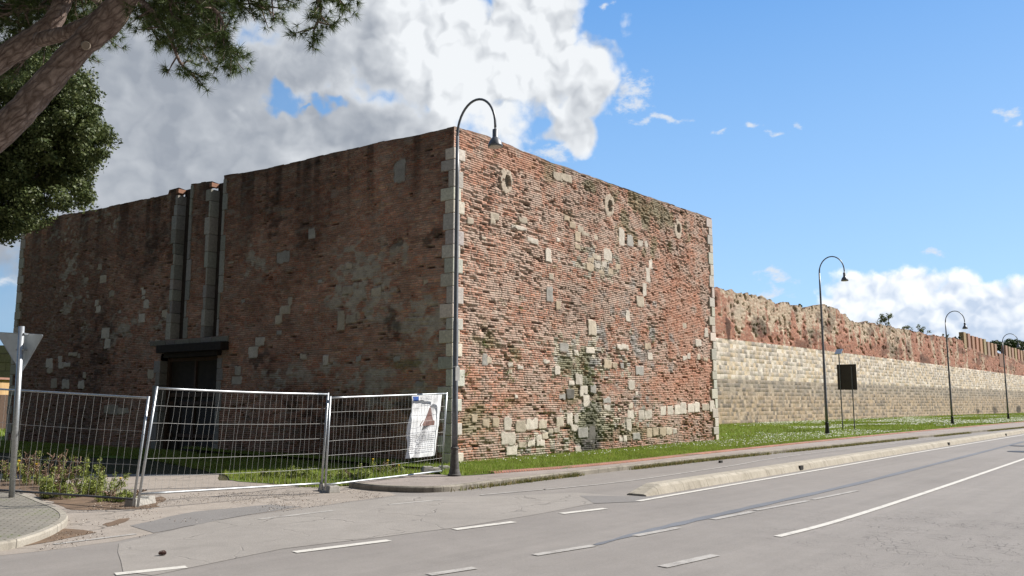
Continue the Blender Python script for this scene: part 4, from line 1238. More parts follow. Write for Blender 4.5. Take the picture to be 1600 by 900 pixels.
# wall that goes on behind the bastion, and an ochre outbuilding
rw = thing('curtain_wall', 'dark stone curtain wall just seen left of the bastion', 'wall', (-45, 66, 0))
rwm = CB(); r = random.Random(4)
for k in range(60):
    for j in range(9):
        x0 = -70 + k * 1.2 + (j % 2) * .6
        base = [Vector((x0, 66 - r.uniform(0, .06), j * .68)), Vector((x0 + 1.17, 66 - r.uniform(0, .06), j * .68)), Vector((x0 + 1.17, 67.5, j * .68)), Vector((x0, 67.5, j * .68))]
        rwm.prism(base, (0, 0, .66)); rwm.paint(stonecol((.22, .20, .175), k * 9 + j))
o = rwm.build('stonework', M['far_wall'], bevel=0.0)
o.parent = rw; o.matrix_parent_inverse = Matrix.Translation(rw.location).inverted()
oh = thing('outbuilding', 'low ochre plastered outbuilding at the far left behind the yield sign', 'outbuilding', (-34, 50, 0))
mb = MB().box((-33.6, 52, 1.5), (6, 7, 3.0)); a = mb.build('plaster_wall', M['ochre'])
mb = MB().box((-33.6, 52, 3.06), (6.4, 7.4, .12)); b = mb.build('roof', M['plainbrick'])
mb = MB().box((-30.585, 50.6, 1.05), (.05, 1.0, 2.1)); c = mb.build('door', M['door_frame'])
mb = MB().box((-30.55, 53.2, 1.5), (.22, .3, 3.0)); d = mb.build('pier', M['ochre'])
for o in (a, b, c, d):
    o.parent = oh; o.matrix_parent_inverse = Matrix.Translation(oh.location).inverted()
print('walls ok')

# ------------------------------------------------------------------ lawn surface
def lawn_front(u):   # not used for placement, kept simple
    return None
eo2 = offset(eg, 0.20)
bw_u = np.linspace(-11, 330, 60)
# strip between brick edging and the city wall / bastion
front = [Vector((p.x, p.y, .13)) for p in eo2]
fr_c = [0]; 
for a, b in zip(front[:-1], front[1:]): fr_c.append(fr_c[-1] + (b - a).length)
def front_at(s_):
    s_ = min(max(s_, 0), fr_c[-1]); 
    k = int(np.searchsorted(fr_c, s_)) ; k = max(1, min(k, len(front) - 1))
    t = (s_ - fr_c[k - 1]) / max(1e-6, fr_c[k] - fr_c[k - 1])
    return front[k - 1].lerp(front[k], t)
def wall_base(u_):
    return float(np.interp(u_, *b_base))
# lawn grid in coordinates (a along the road, b = 0 front .. 1 wall)
def lawn_point(s_, b):
    f = front_at(s_)
    # straight back from the road until the city wall plane
    d = -ND
    den = d.dot(NW)
    t = (W0 - f).dot(NW) / den
    t = max(t, 0.2)
    p = f + d * t * b
    uu = (f + d * t - W0).dot(UW)
    z = .13 * (1 - b) + wall_base(uu) * b + 0.02
    z += 0.05 * math.sin(p.x * .6) * math.sin(p.y * .4) * b * (1 - b) * 4
    return Vector((p.x, p.y, z))
smax = 220.0
ns, nb = 120, 10
LV = []; 
ss = [smax * (i / (ns - 1)) ** 1.4 for i in range(ns)]
for s_ in ss:
    for j in range(nb): LV.append(lawn_point(s_, j / (nb - 1)))
LF = [(i * nb + j, (i + 1) * nb + j, (i + 1) * nb + j + 1, i * nb + j + 1) for i in range(ns - 1) for j in range(nb - 1)]
lo = mesh_np('lawn_ground', [tuple(p) for p in LV], LF, M['turf']); tag(lo, kind='structure')
# small piece of turf between the near corner, sidewalk and fence, and the shaded turf before the left face
sheet('turf_ground', ragged([G(786, 738, .12), G(720, 743, .12), G(690, 741, .12), C0 - NR * .3 + UL * .3, C0 + UR * 3 - NR * .3, G(840, 731, .12)], .01, .5, 1), M['turf'], .115)
sheet('turf_ground', ragged([G(700, 741), G(655, 742), G(600, 749), G(545, 758), G(470, 762), G(430, 757), G(360, 750), G(352, 742), C0 + UL * 9.5 + NL * 2.6, C0 + UL * 13 + NL * 3.3, C0 + UL * 24 + NL * 4.0, C0 + UL * 30, C0 + UL * 24 - NL * 6, C0 + UL * 22.5 - NL * .5, C0 - NL * .3], .10, .5, 2), M['turf'], .012)
sheet('turf_ground', [Vector((-26, 38, 0)), Vector((-22.5, 37, 0)), Vector((-14, 50, 0)), Vector((-14, 66, 0)), Vector((-70, 66, 0)), Vector((-70, 44, 0))], M['turf'], .01)

# ------------------------------------------------------------------ foliage by numpy
def blades(pts, h, wdt, cols, lean=0.4, n_rng=None):
    """one triangle per blade"""
    n = len(pts); r = n_rng or RNG
    ang = r.uniform(0, 2 * np.pi, n); hh = h * r.uniform(.5, 1.3, n); ww = wdt * r.uniform(.6, 1.3, n)
    la = r.uniform(0, 2 * np.pi, n); ll = hh * r.uniform(0, lean, n)
    p = np.asarray(pts)
    a = p + np.stack([np.cos(ang) * ww, np.sin(ang) * ww, np.zeros(n)], 1)
    b = p - np.stack([np.cos(ang) * ww, np.sin(ang) * ww, np.zeros(n)], 1)
    c = p + np.stack([np.cos(la) * ll, np.sin(la) * ll, hh], 1)
    V = np.stack([a, b, c], 1).reshape(-1, 3)
    F = np.arange(3 * n).reshape(-1, 3)
    C = np.repeat(cols, 3, 0); 
    return V, F, C
def grass_cols(n, a=(.17, .25, .028), b=(.30, .355, .075), dry=.07):
    t = RNG.random(n)[:, None]
    c = np.array(a) * (1 - t) + np.array(b) * t
    d = RNG.random(n) < dry
    c[d] = np.array((.30, .25, .11)) * RNG.uniform(.7, 1.2, (d.sum(), 1))
    return c
def in_poly(x, y, poly):
    ins = np.zeros(len(x), bool); n = len(poly)
    for i in range(n):
        x1, y1 = poly[i][0], poly[i][1]; x2, y2 = poly[(i + 1) % n][0], poly[(i + 1) % n][1]
        c = ((y1 > y) != (y2 > y)) & (x < (x2 - x1) * (y - y1) / (y2 - y1 + 1e-12) + x1)
        ins ^= c
    return ins
def scatter(poly, n):
    xs = [p[0] for p in poly]; ys = [p[1] for p in poly]
    out = []
    tot = 0
    while tot < n:
        x = RNG.uniform(min(xs), max(xs), n * 2); y = RNG.uniform(min(ys), max(ys), n * 2)
        k = in_poly(x, y, poly); out.append(np.stack([x[k], y[k]], 1)); tot += k.sum()
        if k.sum() == 0: break
    return np.concatenate(out)[:n]
# lawn blades: density falls with distance
n = 150000
s_r = RNG.random(n) ** 1.7 * 150; b_r = RNG.random(n)
lut = np.array([[lawn_point(s_, b) for b in np.linspace(0, 1, 6)] for s_ in np.linspace(0, 220, 111)])
def lawn_np(s_, b_):
    si = s_ / 2.0; i0 = np.floor(si).astype(int); fs = (si - i0)[:, None]; bi = b_ * 5; j0 = np.minimum(np.floor(bi).astype(int), 4); fb2 = (bi - j0)[:, None]
    return (lut[i0, j0] * (1 - fs) + lut[i0 + 1, j0] * fs) * (1 - fb2) + (lut[i0, j0 + 1] * (1 - fs) + lut[i0 + 1, j0 + 1] * fs) * fb2
p = lawn_np(s_r, b_r)
bas_poly = [C0 + NR * 0.02, R0 + NR * .02, R0 + UR * .05 - NR * 30, C0 - NR * 30]
k = ~in_poly(p[:, 0], p[:, 1], bas_poly)
p = p[k]; dist = np.hypot(p[:, 0], p[:, 1])
sc = np.clip(dist / 30, .8, 4)
c = grass_cols(len(p)); pat = fbm(p[:, 0] * .5, p[:, 1] * .35, 5, 3)
c = c * (0.75 + .6 * pat)[:, None]
V, F, Cc = blades(p, .075 * np.sqrt(sc), .010 * sc, c)
# dense belt in front of the bastion
f0 = [(x, y) for x, y in []]
belt = [tuple(q)[:2] for q in ([G(690, 741, .12), G(720, 743, .12), G(786, 738.5, .12)] + [q for q in eo2 if q.y < R0.y + 3] + [R0 + UR * 2.5, R0 + NR * .02, C0 + NR * .02])]
pb = scatter(belt, 60000); pb = np.concatenate([pb, np.full((len(pb), 1), .125)], 1)
V2, F2, C2 = blades(pb, .085, .008, grass_cols(len(pb)) * (0.75 + .6 * fbm(pb[:, 0] * 1.1, pb[:, 1] * 1.1, 5, 3))[:, None])
V = np.concatenate([V, V2]); F = np.concatenate([F, F2 + len(Cc)]); Cc = np.concatenate([Cc, C2])
tag(mesh_np('grass', V, F, M['grass'], None, Cc), kind='stuff')

# shaded and fence-side grass
lg = [tuple(q)[:2] for q in [G(692, 741), G(655, 743), G(600, 750), G(545, 759), G(505, 764), G(470, 762), G(430, 757), G(362, 750), G(352, 743), C0 + UL * 9.5 + NL * 2.6, C0 + UL * 13 + NL * 3.3, C0 + UL * 24 + NL * 4, C0 + UL * 30, C0 + UL * 22.8, C0 + NL * .05]]
pb = scatter(lg, 90000); nz = fbm(pb[:, 0] * .8, pb[:, 1] * .8, 61, 4)
kk = RNG.random(len(pb)) < sstep(.30, .5, nz); pb = pb[kk]; nz = nz[kk]
pb = np.concatenate([pb, np.full((len(pb), 1), .012)], 1)
V, F, Cc = blades(pb, .10, .009, grass_cols(len(pb), dry=.16) * (0.6 + .8 * nz)[:, None])
far_l = scatter([(-60, 44), (-23, 38), (-18, 44), (-18, 64), (-60, 64)], 15000); far_l = np.concatenate([far_l, np.full((len(far_l), 1), .01)], 1)
V2, F2, C2 = blades(far_l, .14, .03, grass_cols(len(far_l)))
V = np.concatenate([V, V2]); F = np.concatenate([F, F2 + len(Cc)]); Cc = np.concatenate([Cc, C2])
tag(mesh_np('grass', V, F, M['grass'], None, Cc), kind='stuff')

# weeds in the gutter, in patches along the kerb and round the fence foot
def gutter(line, n, off, seed, h=.07):
    r = np.random.default_rng(seed); L_ = np.array([(q.x, q.y) for q in line])
    seg = np.hypot(*(L_[1:] - L_[:-1]).T); cum = np.concatenate([[0], np.cumsum(seg)])
    t = r.random(n) ** 1.3 * min(cum[-1], 90)
    x = np.interp(t, cum, L_[:, 0]); y = np.interp(t, cum, L_[:, 1])
    d = vn(t * .5, t * 0, seed); keep_ = r.random(n) < sstep(.30, .62, d) * np.interp(t, [0, 3, 8, 14, 60], [.12, .25, .9, 1, .8])
    x, y = x[keep_], y[keep_]
    o2 = r.normal(off, .045, len(x)); x += ND.x * o2; y += ND.y * o2
    return np.stack([x, y, np.full(len(x), .0)], 1)
pg = gutter(kf, 26000, .05, 3)
V, F, Cc = blades(pg, .09, .012, grass_cols(len(pg), (.10, .11, .03), (.22, .22, .08), .45), .8)
tag(mesh_np('gutter_weeds', V, F, M['grass'], None, Cc), kind='stuff')

# daisies on the lawn
n = 34000
s_r = RNG.random(n) ** 1.2 * 120; b_r = RNG.random(n)
p = lawn_np(s_r, b_r); k = ~in_poly(p[:, 0], p[:, 1], bas_poly)
al_ = p[:, 0] * RD.x + p[:, 1] * RD.y; ac_ = p[:, 0] * ND.x + p[:, 1] * ND.y
dens = fbm(al_ * .10, ac_ * .55, 77, 4)
k &= RNG.random(n) < sstep(.47, .62, dens) * np.clip(s_r / 10, .12, 1) 
p = p[k]; dist = np.hypot(p[:, 0], p[:, 1])
sz = .017 * np.clip(dist / 30, 1, 2.4)
V = []; 
ang = np.linspace(0, 2 * np.pi, 6, endpoint=False)
tl = RNG.uniform(-.5, .5, (len(p), 2))
for a_ in ang:
    dx, dy = np.cos(a_) * sz, np.sin(a_) * sz
    V.append(np.stack([p[:, 0] + dx, p[:, 1] + dy, p[:, 2] + .085 + dx * tl[:, 0] + dy * tl[:, 1]], 1))
V = np.stack(V, 1).reshape(-1, 3); F = np.arange(len(V)).reshape(-1, 6)
tag(mesh_np('daisies', V, F, M['petal'], None, np.tile((.78, .77, .72), (len(V), 1))), kind='stuff')

def leafcloud(centers, radii, per, size, cols_fn, seed=0, squash=1.0, shell=.35, aspect=.5):
    """leaf quads spread through clumps; returns V, F, C"""
    r = np.random.default_rng(seed)
    cen = np.repeat(np.asarray(centers), per, 0); rad = np.repeat(np.asarray(radii), per)
    n = len(cen)
    d = r.normal(size=(n, 3)); d /= np.linalg.norm(d, axis=1)[:, None]
    rr = rad * (shell + (1 - shell) * r.random(n) ** .5) * r.uniform(.8, 1.1, n)
    p = cen + d * rr[:, None] * np.array((1, 1, squash))
    nrm = d + r.normal(size=(n, 3)) * .75; nrm[:, 2] += .35; nrm /= np.linalg.norm(nrm, axis=1)[:, None]
    t = np.cross(nrm, r.normal(size=(n, 3))); t /= np.linalg.norm(t, axis=1)[:, None]
    b = np.cross(nrm, t)
    s = size * r.uniform(.6, 1.3, n)[:, None]
    q = np.stack([p - t * s, p - b * s * aspect, p + t * s, p + b * s * aspect], 1).reshape(-1, 3)
    F = np.arange(4 * n).reshape(-1, 4)
    C = np.repeat(cols_fn(n, r), 4, 0)
    return q, F, C
def cf(a, b):
    def f(n, r):
        t = r.random(n)[:, None]; return (np.array(a) * (1 - t) + np.array(b) * t) * r.uniform(.75, 1.25, (n, 1))
    return f

# --- holm oak behind the pine, at the left edge
OD = 19.0
oc = P(-35, 225, OD)
oak = thing('holm_oak', 'dense dark green evergreen oak at the left edge, behind the leaning pine limb', 'tree', (oc.x - 2.4, OD + .6, 0))
r = np.random.default_rng(12)
cen = []; rad = []
for (px, py, rp, cnt) in [(40, 190, 100, 90), (95, 195, 68, 60), (60, 130, 70, 40), (150, 215, 16, 5), (118, 140, 34, 10), (120, 230, 42, 18), (60, 260, 90, 80), (15, 300, 72, 50), (100, 288, 36, 16), (-60, 200, 130, 50), (-120, 270, 120, 36), (5, 365, 26, 7), (-30, 330, 60, 18), (-60, 100, 130, 36), (-220, 150, 170, 40), (-200, 30, 150, 26), (50, 110, 50, 14), (100, 150, 40, 12), (135, 175, 22, 5)]:
    for k in range(cnt):
        a = r.uniform(0, 2 * np.pi); q = np.sqrt(r.random()) * rp
        c_ = P(px + q * np.cos(a), py + q * np.sin(a), OD + r.uniform(-1, 1) * rp / 1300 * OD * 1.0)
        cen.append(tuple(c_)); rad.append(r.uniform(.20, .40))
V, F, Cc = leafcloud(cen, rad, 250, .043, cf((.050, .075, .022), (.120, .140, .048)), 5, .8, .15, .55)
fo = mesh_np('crown', V, F, M['leaf'], None, Cc)
base = Vector((oc.x - 2.4, OD + .6, 0))
tr = MB()
top_ = Vector(oc) + Vector((0, 0, .6))
tr.tube([base, base + Vector((.05, 0, 1.4)), base + Vector((.1, -.1, 3.2)), top_], [.30, .24, .19, .08], 10)
for k in range(14):
    c_ = Vector(cen[int(r.integers(len(cen)))]); a = (base + Vector((.1, -.1, 3.0))).lerp(top_, r.uniform(0, .8))
    tr.tube([a, a.lerp(c_, .5) + Vector((0, 0, .25)), c_], [.07, .045, .015], 6)
to = tr.build('trunk', M['bark2'], smooth=True)
for o in (fo, to): o.parent = oak; o.matrix_parent_inverse = Matrix.Translation(oak.location).inverted()

# --- stone pine: two leaning limbs from one trunk outside the frame
PD = 8.6
def PP(px, py, dd=0.0): return P(px, py, PD + dd)
fork = PP(-430, 560, .4)
pbase = Vector((fork.x - .5, fork.y + .1, 0))
pine = thing('stone_pine', 'large leaning stone pine with reddish bark and hanging needle tufts, top left', 'tree', tuple(pbase))
def limb(pts, rads, seg=14, sub=6, seed=1):
    """smooth tapered limb with slight lumps"""
    r_ = random.Random(seed); P_ = [Vector(q) for q in pts]; out = []; ro = []
    for i in range(len(P_) - 1):
        p0 = P_[max(i - 1, 0)]; p1 = P_[i]; p2 = P_[i + 1]; p3 = P_[min(i + 2, len(P_) - 1)]
        for k in range(sub):
            t = k / sub
            out.append(0.5 * ((2 * p1) + (p2 - p0) * t + (2 * p0 - 5 * p1 + 4 * p2 - p3) * t * t + (3 * p1 - p0 - 3 * p2 + p3) * t ** 3))
            ro.append((rads[i] * (1 - t) + rads[i + 1] * t) * r_.uniform(.93, 1.07))
    out.append(P_[-1]); ro.append(rads[-1])
    return out, ro
tm = MB()
pts, rd = limb([pbase, pbase + Vector((.15, 0, 1.0)), fork], [.42, .34, .31], seed=2); tm.tube(pts, rd, 16)
pts, rd = limb([fork - Vector((.05, 0, .25)), PP(-200, 370, .2), PP(0, 206), PP(62, 142), PP(122, 76), PP(172, 28), PP(215, -35, -.2), PP(290, -160, -.4)], [.28, .20, .152, .140, .136, .148, .115, .08], seed=3); tm.tube(pts, rd, 16)
main2, rd2 = limb([fork, PP(-230, 300, .9), PP(-60, 140, .8), PP(0, 93, .8), PP(50, 62, .8), PP(88, 25, .8), PP(108, -50, .9), PP(120, -190, .9)], [.28, .18, .142, .134, .125, .105, .09, .06], seed=4); tm.tube(main2, rd2, 16)
pts, rd = limb([PP(62, 62, .7), PP(100, 52, .5), PP(140, 34, .3), PP(180, 8, .1)], [.085, .078, .072, .07], seed=5); tm.tube(pts, rd, 12)
trunk_o = tm.build('trunk', M['bark'], smooth=True)
# knot where a branch was sawn off
kn = MB(); kc = PP(134, 71, -.15)
ax = (Vector((0, 0, CAMZ)) - kc).normalized(); 
kn.tube([kc - ax * .06, kc + ax * .025], [.050, .038], 14)
knob = kn.build('sawn_knot', M['cutwood'], bevel=0)
brm = MB()
tuft_pos = []; tuft_dir = []
rr = random.Random(11)
def branch(pts, r0, r1, dens=1.0, twig=.5, droop=.0, tuft_from=.3, seed=0):
    P_, ro = limb(pts, np.linspace(r0, r1, len(pts)).tolist(), sub=5, seed=seed)
    brm.tube(P_, ro, 6)
    n_ = len(P_)
    for i in range(int(n_ * tuft_from), n_):
        for _ in range(max(1, int(round(dens)))):
            d = (P_[min(i + 1, n_ - 1)] - P_[max(i - 1, 0)]).normalized()
            v = (d * rr.uniform(.2, 1.0) + Vector((rr.gauss(0, .6), rr.gauss(0, .6), rr.gauss(0.0, .45) - droop))).normalized()
            L_ = twig * rr.uniform(.35, 1.0)
            a = P_[i]; m = a + v * L_ * .55 + Vector((0, 0, .02)); e = a + v * L_ + Vector((0, 0, .05 - droop * .1))
            brm.tube([a, m, e], [.011, .008, .004], 4, cap=False)
            for t in (.45, .62, .78, .9, 1.0):
                if rr.random() < .85:
                    q = (a.lerp(m, t * 2) if t < .5 else m.lerp(e, (t - .5) * 2)) + Vector((rr.gauss(0, .035), rr.gauss(0, .035), rr.gauss(0, .03)))
                    tuft_pos.append(tuple(q)); dd_ = (v + Vector((rr.gauss(0, .35), rr.gauss(0, .35), rr.gauss(.15, .3)))).normalized(); tuft_dir.append(tuple(dd_))
# branches seen in the photograph
branch([PP(205, -15, -.2), PP(235, 15, -.4), PP(262, 50, -.5), PP(280, 95, -.5), PP(296, 112, -.5)], .035, .008, 1, .34, .3, .2, 1)
branch([PP(215, -20, -.1), PP(265, 5, 0), PP(310, 45, .1), PP(345, 70, .1), PP(362, 88, .1)], .04, .008, 2, .36, .2, .2, 2)
branch([PP(225, -35, -.3), PP(290, -10, -.5), PP(340, 20, -.7), PP(352, 60, -.7)], .04, .008, 2, .38, .2, .15, 3)
branch([PP(235, -50, 0), PP(320, -25, .4), PP(400, -8, .5), PP(450, 0, .5)], .045, .008, 2, .34, .0, .15, 4)
branch([PP(240, -60, 0), PP(350, -60, -.3), PP(450, -35, -.5), PP(500, 5, -.5), PP(490, 48, -.5)], .045, .008, 1.6, .30, .15, .35, 5)
branch([PP(350, -60, -.3), PP(450, -60, -.3), PP(510, -25, -.3), PP(535, 5, -.3)], .03, .007, 1.6, .24, .0, .4, 6)
branch([PP(200, -20, .2), PP(225, 20, .4), PP(245, 60, .5)], .03, .008, 2, .34, .1, .2, 7)
branch([PP(100, 20, .9), PP(60, 10, 1.0), PP(20, 20, 1.1), PP(-30, 30, 1.1)], .04, .01, 2, .5, .0, .1, 8)
branch([PP(120, -10, .9), PP(90, -30, .9), PP(40, -20, 1.2), PP(-20, -10, 1.3)], .04, .01, 2, .5, .0, .1, 9)
branch([PP(60, 70, .9), PP(40, 90, 1.4), PP(10, 110, 1.6), PP(-30, 120, 1.6)], .035, .01, 2, .5, .1, .1, 10)
branch([PP(130, -10, .8), PP(170, 15, 1.2), PP(140, 45, 1.4), PP(100, 65, 1.5)], .035, .01, 2, .42, .05, .1, 11)
branch([PP(180, 10, .4), PP(150, -10, .8), PP(110, 0, 1.0), PP(60, -5, 1.0)], .035, .01, 2, .4, .0, .1, 12)
branch([PP(240, -40, .2), PP(280, 20, .8), PP(300, 50, 1.0), PP(320, 90, 1.0)], .03, .008, 1, .34, .3, .25, 14)
for k, (x0, y0) in enumerate([(10, 10), (40, 45), (80, 5), (130, 55), (20, 70), (60, -5), (150, 10), (110, 90), (-20, 50), (40, 20), (90, 40), (5, 35), (165, 60), (70, 75)]):
    a = PP(100 + rr.uniform(-60, 40), -60 + rr.uniform(-40, 20), 1.1); e = PP(x0, y0, 1.3 + rr.uniform(0, 1.0))
    branch([a, a.lerp(e, .4) + Vector((0, 0, .1)), a.lerp(e, .75), e], .03, .008, 2, .42, .05, .35, 200 + k)
for k, (x0, y0) in enumerate([(330, 30), (300, 60), (380, 10), (270, 30), (420, 15), (350, 60), (250, 15), (320, 10)]):
    a = PP(250 + rr.uniform(-30, 40), -70 + rr.uniform(-40, 20), .1); e = PP(x0, y0, rr.uniform(-.6, .8))
    branch([a, a.lerp(e, .4) + Vector((0, 0, .1)), a.lerp(e, .75), e], .026, .007, 2, .34, .1, .4, 260 + k)
# the rest of the crown above the frame
for k in range(34):
    x0 = rr.uniform(-350, 520); y0 = rr.uniform(-520, -60) if x0 > 120 else rr.uniform(-520, -60)
    a = PP(rr.uniform(100, 280), rr.uniform(-180, -60), rr.uniform(-.5, .6)); e = PP(x0, y0, rr.uniform(-2.4, 2.4)); 
    branch([a, a.lerp(e, .35) + Vector((0, 0, .25)), a.lerp(e, .7) + Vector((0, 0, .25)), e], .05, .01, 2, .55, -.1, .35, 20 + k)
tp = np.array(tuft_pos); td = np.array(tuft_dir)
print('tufts', len(tp))
per = 34
n = len(tp) * per
cp = np.repeat(tp, per, 0); cd = np.repeat(td, per, 0)
d = RNG.normal(size=(n, 3)); d /= np.linalg.norm(d, axis=1)[:, None]
d = d * .85 + cd * .65; d /= np.linalg.norm(d, axis=1)[:, None]
Ln = RNG.uniform(.07, .13, n)[:, None]
sd_ = np.cross(d, RNG.normal(size=(n, 3))); sd_ /= np.linalg.norm(sd_, axis=1)[:, None]
V = np.stack([cp + sd_ * .0028, cp - sd_ * .0028, cp + d * Ln], 1).reshape(-1, 3)
F = np.arange(3 * n).reshape(-1, 3)
tt = RNG.random(n)[:, None]; tc_ = np.repeat(RNG.random(len(tp)), per)[:, None]
Cn = (np.array((.050, .085, .022)) * (1 - tt) + np.array((.12, .155, .040)) * tt) * (.7 + .6 * tc_)
nd = mesh_np('needles', V, F, M['needle'], None, np.repeat(Cn, 3, 0))
bro = brm.build('branches', M['bark'], smooth=True)
for o in (trunk_o, knob, bro, nd):
    o.parent = pine; o.matrix_parent_inverse = Matrix.Translation(pine.location).inverted()

# --- shrubs on the wall crest and pines beyond the wall
def bush(name, label, cat, px, py, rpx, uoff, lsize, per=60, nclump=8, col=((.09, .12, .035), (.17, .19, .07)), stem=True, group=None, hs=1.0, loose=.5):
    u_, z_ = onface(W0, UW, px, py + rpx * .6)
    b = W0 + UW * u_ - NW * .5; b.z = z_
    d_ = b.length; R_ = rpx / 1300 * d_
    t = thing(name, label, cat, tuple(b), 0, group)
    r_ = np.random.default_rng(int(px)); cen = []; rad = []
    for k in range(nclump):
        cen.append((b.x + r_.uniform(-1, 1) * R_ * .8, b.y + r_.uniform(-1, 1) * R_ * .6, b.z + (.25 + r_.random() * 1.1) * R_ * hs)); rad.append(R_ * r_.uniform(.25, loose))
    V, F, C_ = leafcloud(cen, rad, per, lsize, cf(*col), int(px), .9)
    f_ = mesh_np('foliage', V, F, M['leaf'], None, C_)
    st_ = MB()
    for c_ in cen: st_.tube([b - Vector((0, 0, .3)), Vector(c_)], [.03, .012], 5)
    s_ = st_.build('stem', M['bark2'])
    for o in (f_, s_): o.parent = t; o.matrix_parent_inverse = Matrix.Translation(t.location).inverted()
    return t
bush('wall_shrub', 'largest pale leafy shrub sprouting from the broken wall crest, right of the black board', 'shrub', 1394, 503, 13, 0, .12, 30, 10, group='shrubs growing on the city wall')
bush('wall_shrub', 'low sparse shrub on the wall crest halfway between two lamps', 'shrub', 1426, 514, 7, 0, .10, 22, 5, group='shrubs growing on the city wall')
bush('wall_shrub', 'pale twiggy shrub on the wall crest left of the third lamp', 'shrub', 1450, 516, 9, 0, .11, 24, 7, group='shrubs growing on the city wall')
bush('wall_shrub', 'small faint shrub on the wall crest right behind the third lamp post', 'shrub', 1484, 526, 5, 0, .10, 22, 4, group='shrubs growing on the city wall')
bush('wall_shrub', 'dark green tuft on the crest just left of the battlements', 'shrub', 1503, 531, 5, 0, .12, 40, 5, col=((.04, .06, .02), (.08, .10, .04)), group='shrubs growing on the city wall')
bush('wall_shrub', 'dark ivy tuft in a notch of the wall crest left of the second lamp', 'shrub', 1258, 478, 4, 0, .08, 40, 5, col=((.05, .07, .02), (.09, .11, .04)), group='shrubs growing on the city wall')
for (px, py, D_, rx, lab) in [(1572, 543, 210, 34, 'rounded dark pine crown showing above the battlements, left one'), (1625, 545, 230, 36, 'broad dark pine crown above the battlements at the right picture edge')]:
    c_ = P(px, py, D_); t = thing('umbrella_pine', lab, 'tree', (c_.x, c_.y, -.4), 0, 'pines beyond the city wall')
    r_ = np.random.default_rng(int(px)); R_ = rx / 1300 * D_; cen = []; rad = []
    for k in range(90):
        a = r_.uniform(0, 2 * np.pi); q = np.sqrt(r_.random()) * R_
        cen.append((c_.x + q * np.cos(a), c_.y + q * np.sin(a), c_.z + (1 - (q / R_) ** 2) * R_ * .28 + r_.uniform(-.8, .3))); rad.append(r_.uniform(.7, 1.2))
    V, F, C_ = leafcloud(cen, rad, 120, .22, cf((.035, .06, .018), (.07, .10, .03)), 3, .7)
    f_ = mesh_np('crown', V, F, M['leaf'], None, C_)
    st_ = MB().tube([(c_.x, c_.y, -.4), (c_.x, c_.y, c_.z - 1)], [.45, .3], 10)
    for k in range(6): st_.tube([(c_.x, c_.y, c_.z - 3.5), cen[k * 9]], [.2, .08], 6)
    s_ = st_.build('trunk', M['bark2'])
    for o in (f_, s_): o.parent = t; o.matrix_parent_inverse = Matrix.Translation(t.location).inverted()

# plants rooted in the bastion's right face
pv = []
r_ = np.random.default_rng(44)
for (px, py, n_) in [(728, 580, 5), (724, 588, 3), (793, 585, 4), (802, 593, 4), (797, 575, 3), (788, 628, 3), (747, 545, 2), (758, 537, 3), (922, 590, 5), (930, 582, 3), (917, 575, 3), (1018, 530, 4), (1014, 515, 2), (810, 348, 1), (868, 425, 2), (813, 478, 3), (824, 685, 3), (883, 595, 3), (905, 560, 2), (1022, 638, 3), (785, 470, 2), (770, 250, 1), (926, 630, 3), (840, 640, 2), (950, 605, 3), (735, 610, 2)]:
    u_, z_ = onface(C0, UR, px, py)
    for k in range(n_):
        q = C0 + UR * (u_ + r_.normal(0, .10)) + NR * .02; pv.append((q.x, q.y, z_ + r_.normal(0, .10)))
V, F, C_ = leafcloud(pv, [.07] * len(pv), 26, .016, cf((.09, .14, .03), (.18, .22, .06)), 9, 1.0)
tag(mesh_np('wall_weeds', V, F, M['leaf'], None, C_), kind='stuff')

# --- weeds by the left fence panel
def weed(px, py, hgt, wd, label, dry=.3, fl=0, seed=0, leafy=1.0):
    b = G(px, py); t = thing('weed_clump', label, 'weed', tuple(b), 0, 'weeds along the fence foot')
    r_ = np.random.default_rng(seed + int(px)); st_ = MB(); cen = []; rad = []; dr = MB(); tips = []
    ns_ = int(16 * wd / .5) + 5
    for k in range(ns_):
        x, y = b.x + r_.normal(0, wd * .42), b.y + r_.normal(0, wd * .30)
        h = hgt * (1.15 if px < 200 else 1.0) * r_.uniform(.35, 1.0); lx, ly = r_.normal(0, .10, 2)
        top = Vector((x + lx, y + ly, h)); mid_ = Vector((x + lx * .3, y + ly * .3, h * .55))
        isdry = r_.random() < dry
        (dr if isdry else st_).tube([(x, y, -.01), mid_, top], [.008, .007, .004], 4, cap=False)
        if isdry:
            for j in range(16):
                z = h * r_.uniform(.35, 1); a = Vector((x + lx * z / h, y + ly * z / h, z)); dr.tube([a, a + Vector((r_.normal(0, .045), r_.normal(0, .045), r_.uniform(.02, .09)))], [.005, .011], 4, cap=False)
        else:
            for j in range(int(7 * leafy)):
                z = h * r_.uniform(.12, 1.0); cen.append((x + lx * z / h, y + ly * z / h, z)); rad.append(r_.uniform(.05, .10))
            tips.append(top)
    V, F, C_ = leafcloud(cen, rad, 16, .024, cf((.13, .175, .03), (.30, .33, .08)), seed, .8, .1, .35)
    ks = [mesh_np('leaves', V, F, M['leaf'], None, C_)]
    st_.lathe([(wd * .10, -.012), (wd * .08, .004)], (b.x, b.y, 0), 8); ks.append(st_.build('stalks', M['stem']))
    if dry > 0 and len(dr.v): ks.append(dr.build('dry_stalks', M['drystem']))
    for j in range(fl):
        tp_ = tips[j % len(tips)] + Vector((0, 0, .06 + .05 * j)); f_ = MB(); f_.lathe([(.002, -.03), (.022, 0), (.030, .010), (.018, .018), (.004, .02)], tp_, 8)
        f_.tube([tp_ - Vector((0, 0, .2)), tp_ - Vector((0, 0, .02))], .004, 4)
        ks.append(f_.build('flower', M['yellow'])) 
    for o in ks: o.parent = t; o.matrix_parent_inverse = Matrix.Translation(t.location).inverted()
M['stem'] = simple('green_stem', (.14, .17, .05), (.10, .12, .04), 20, .8)
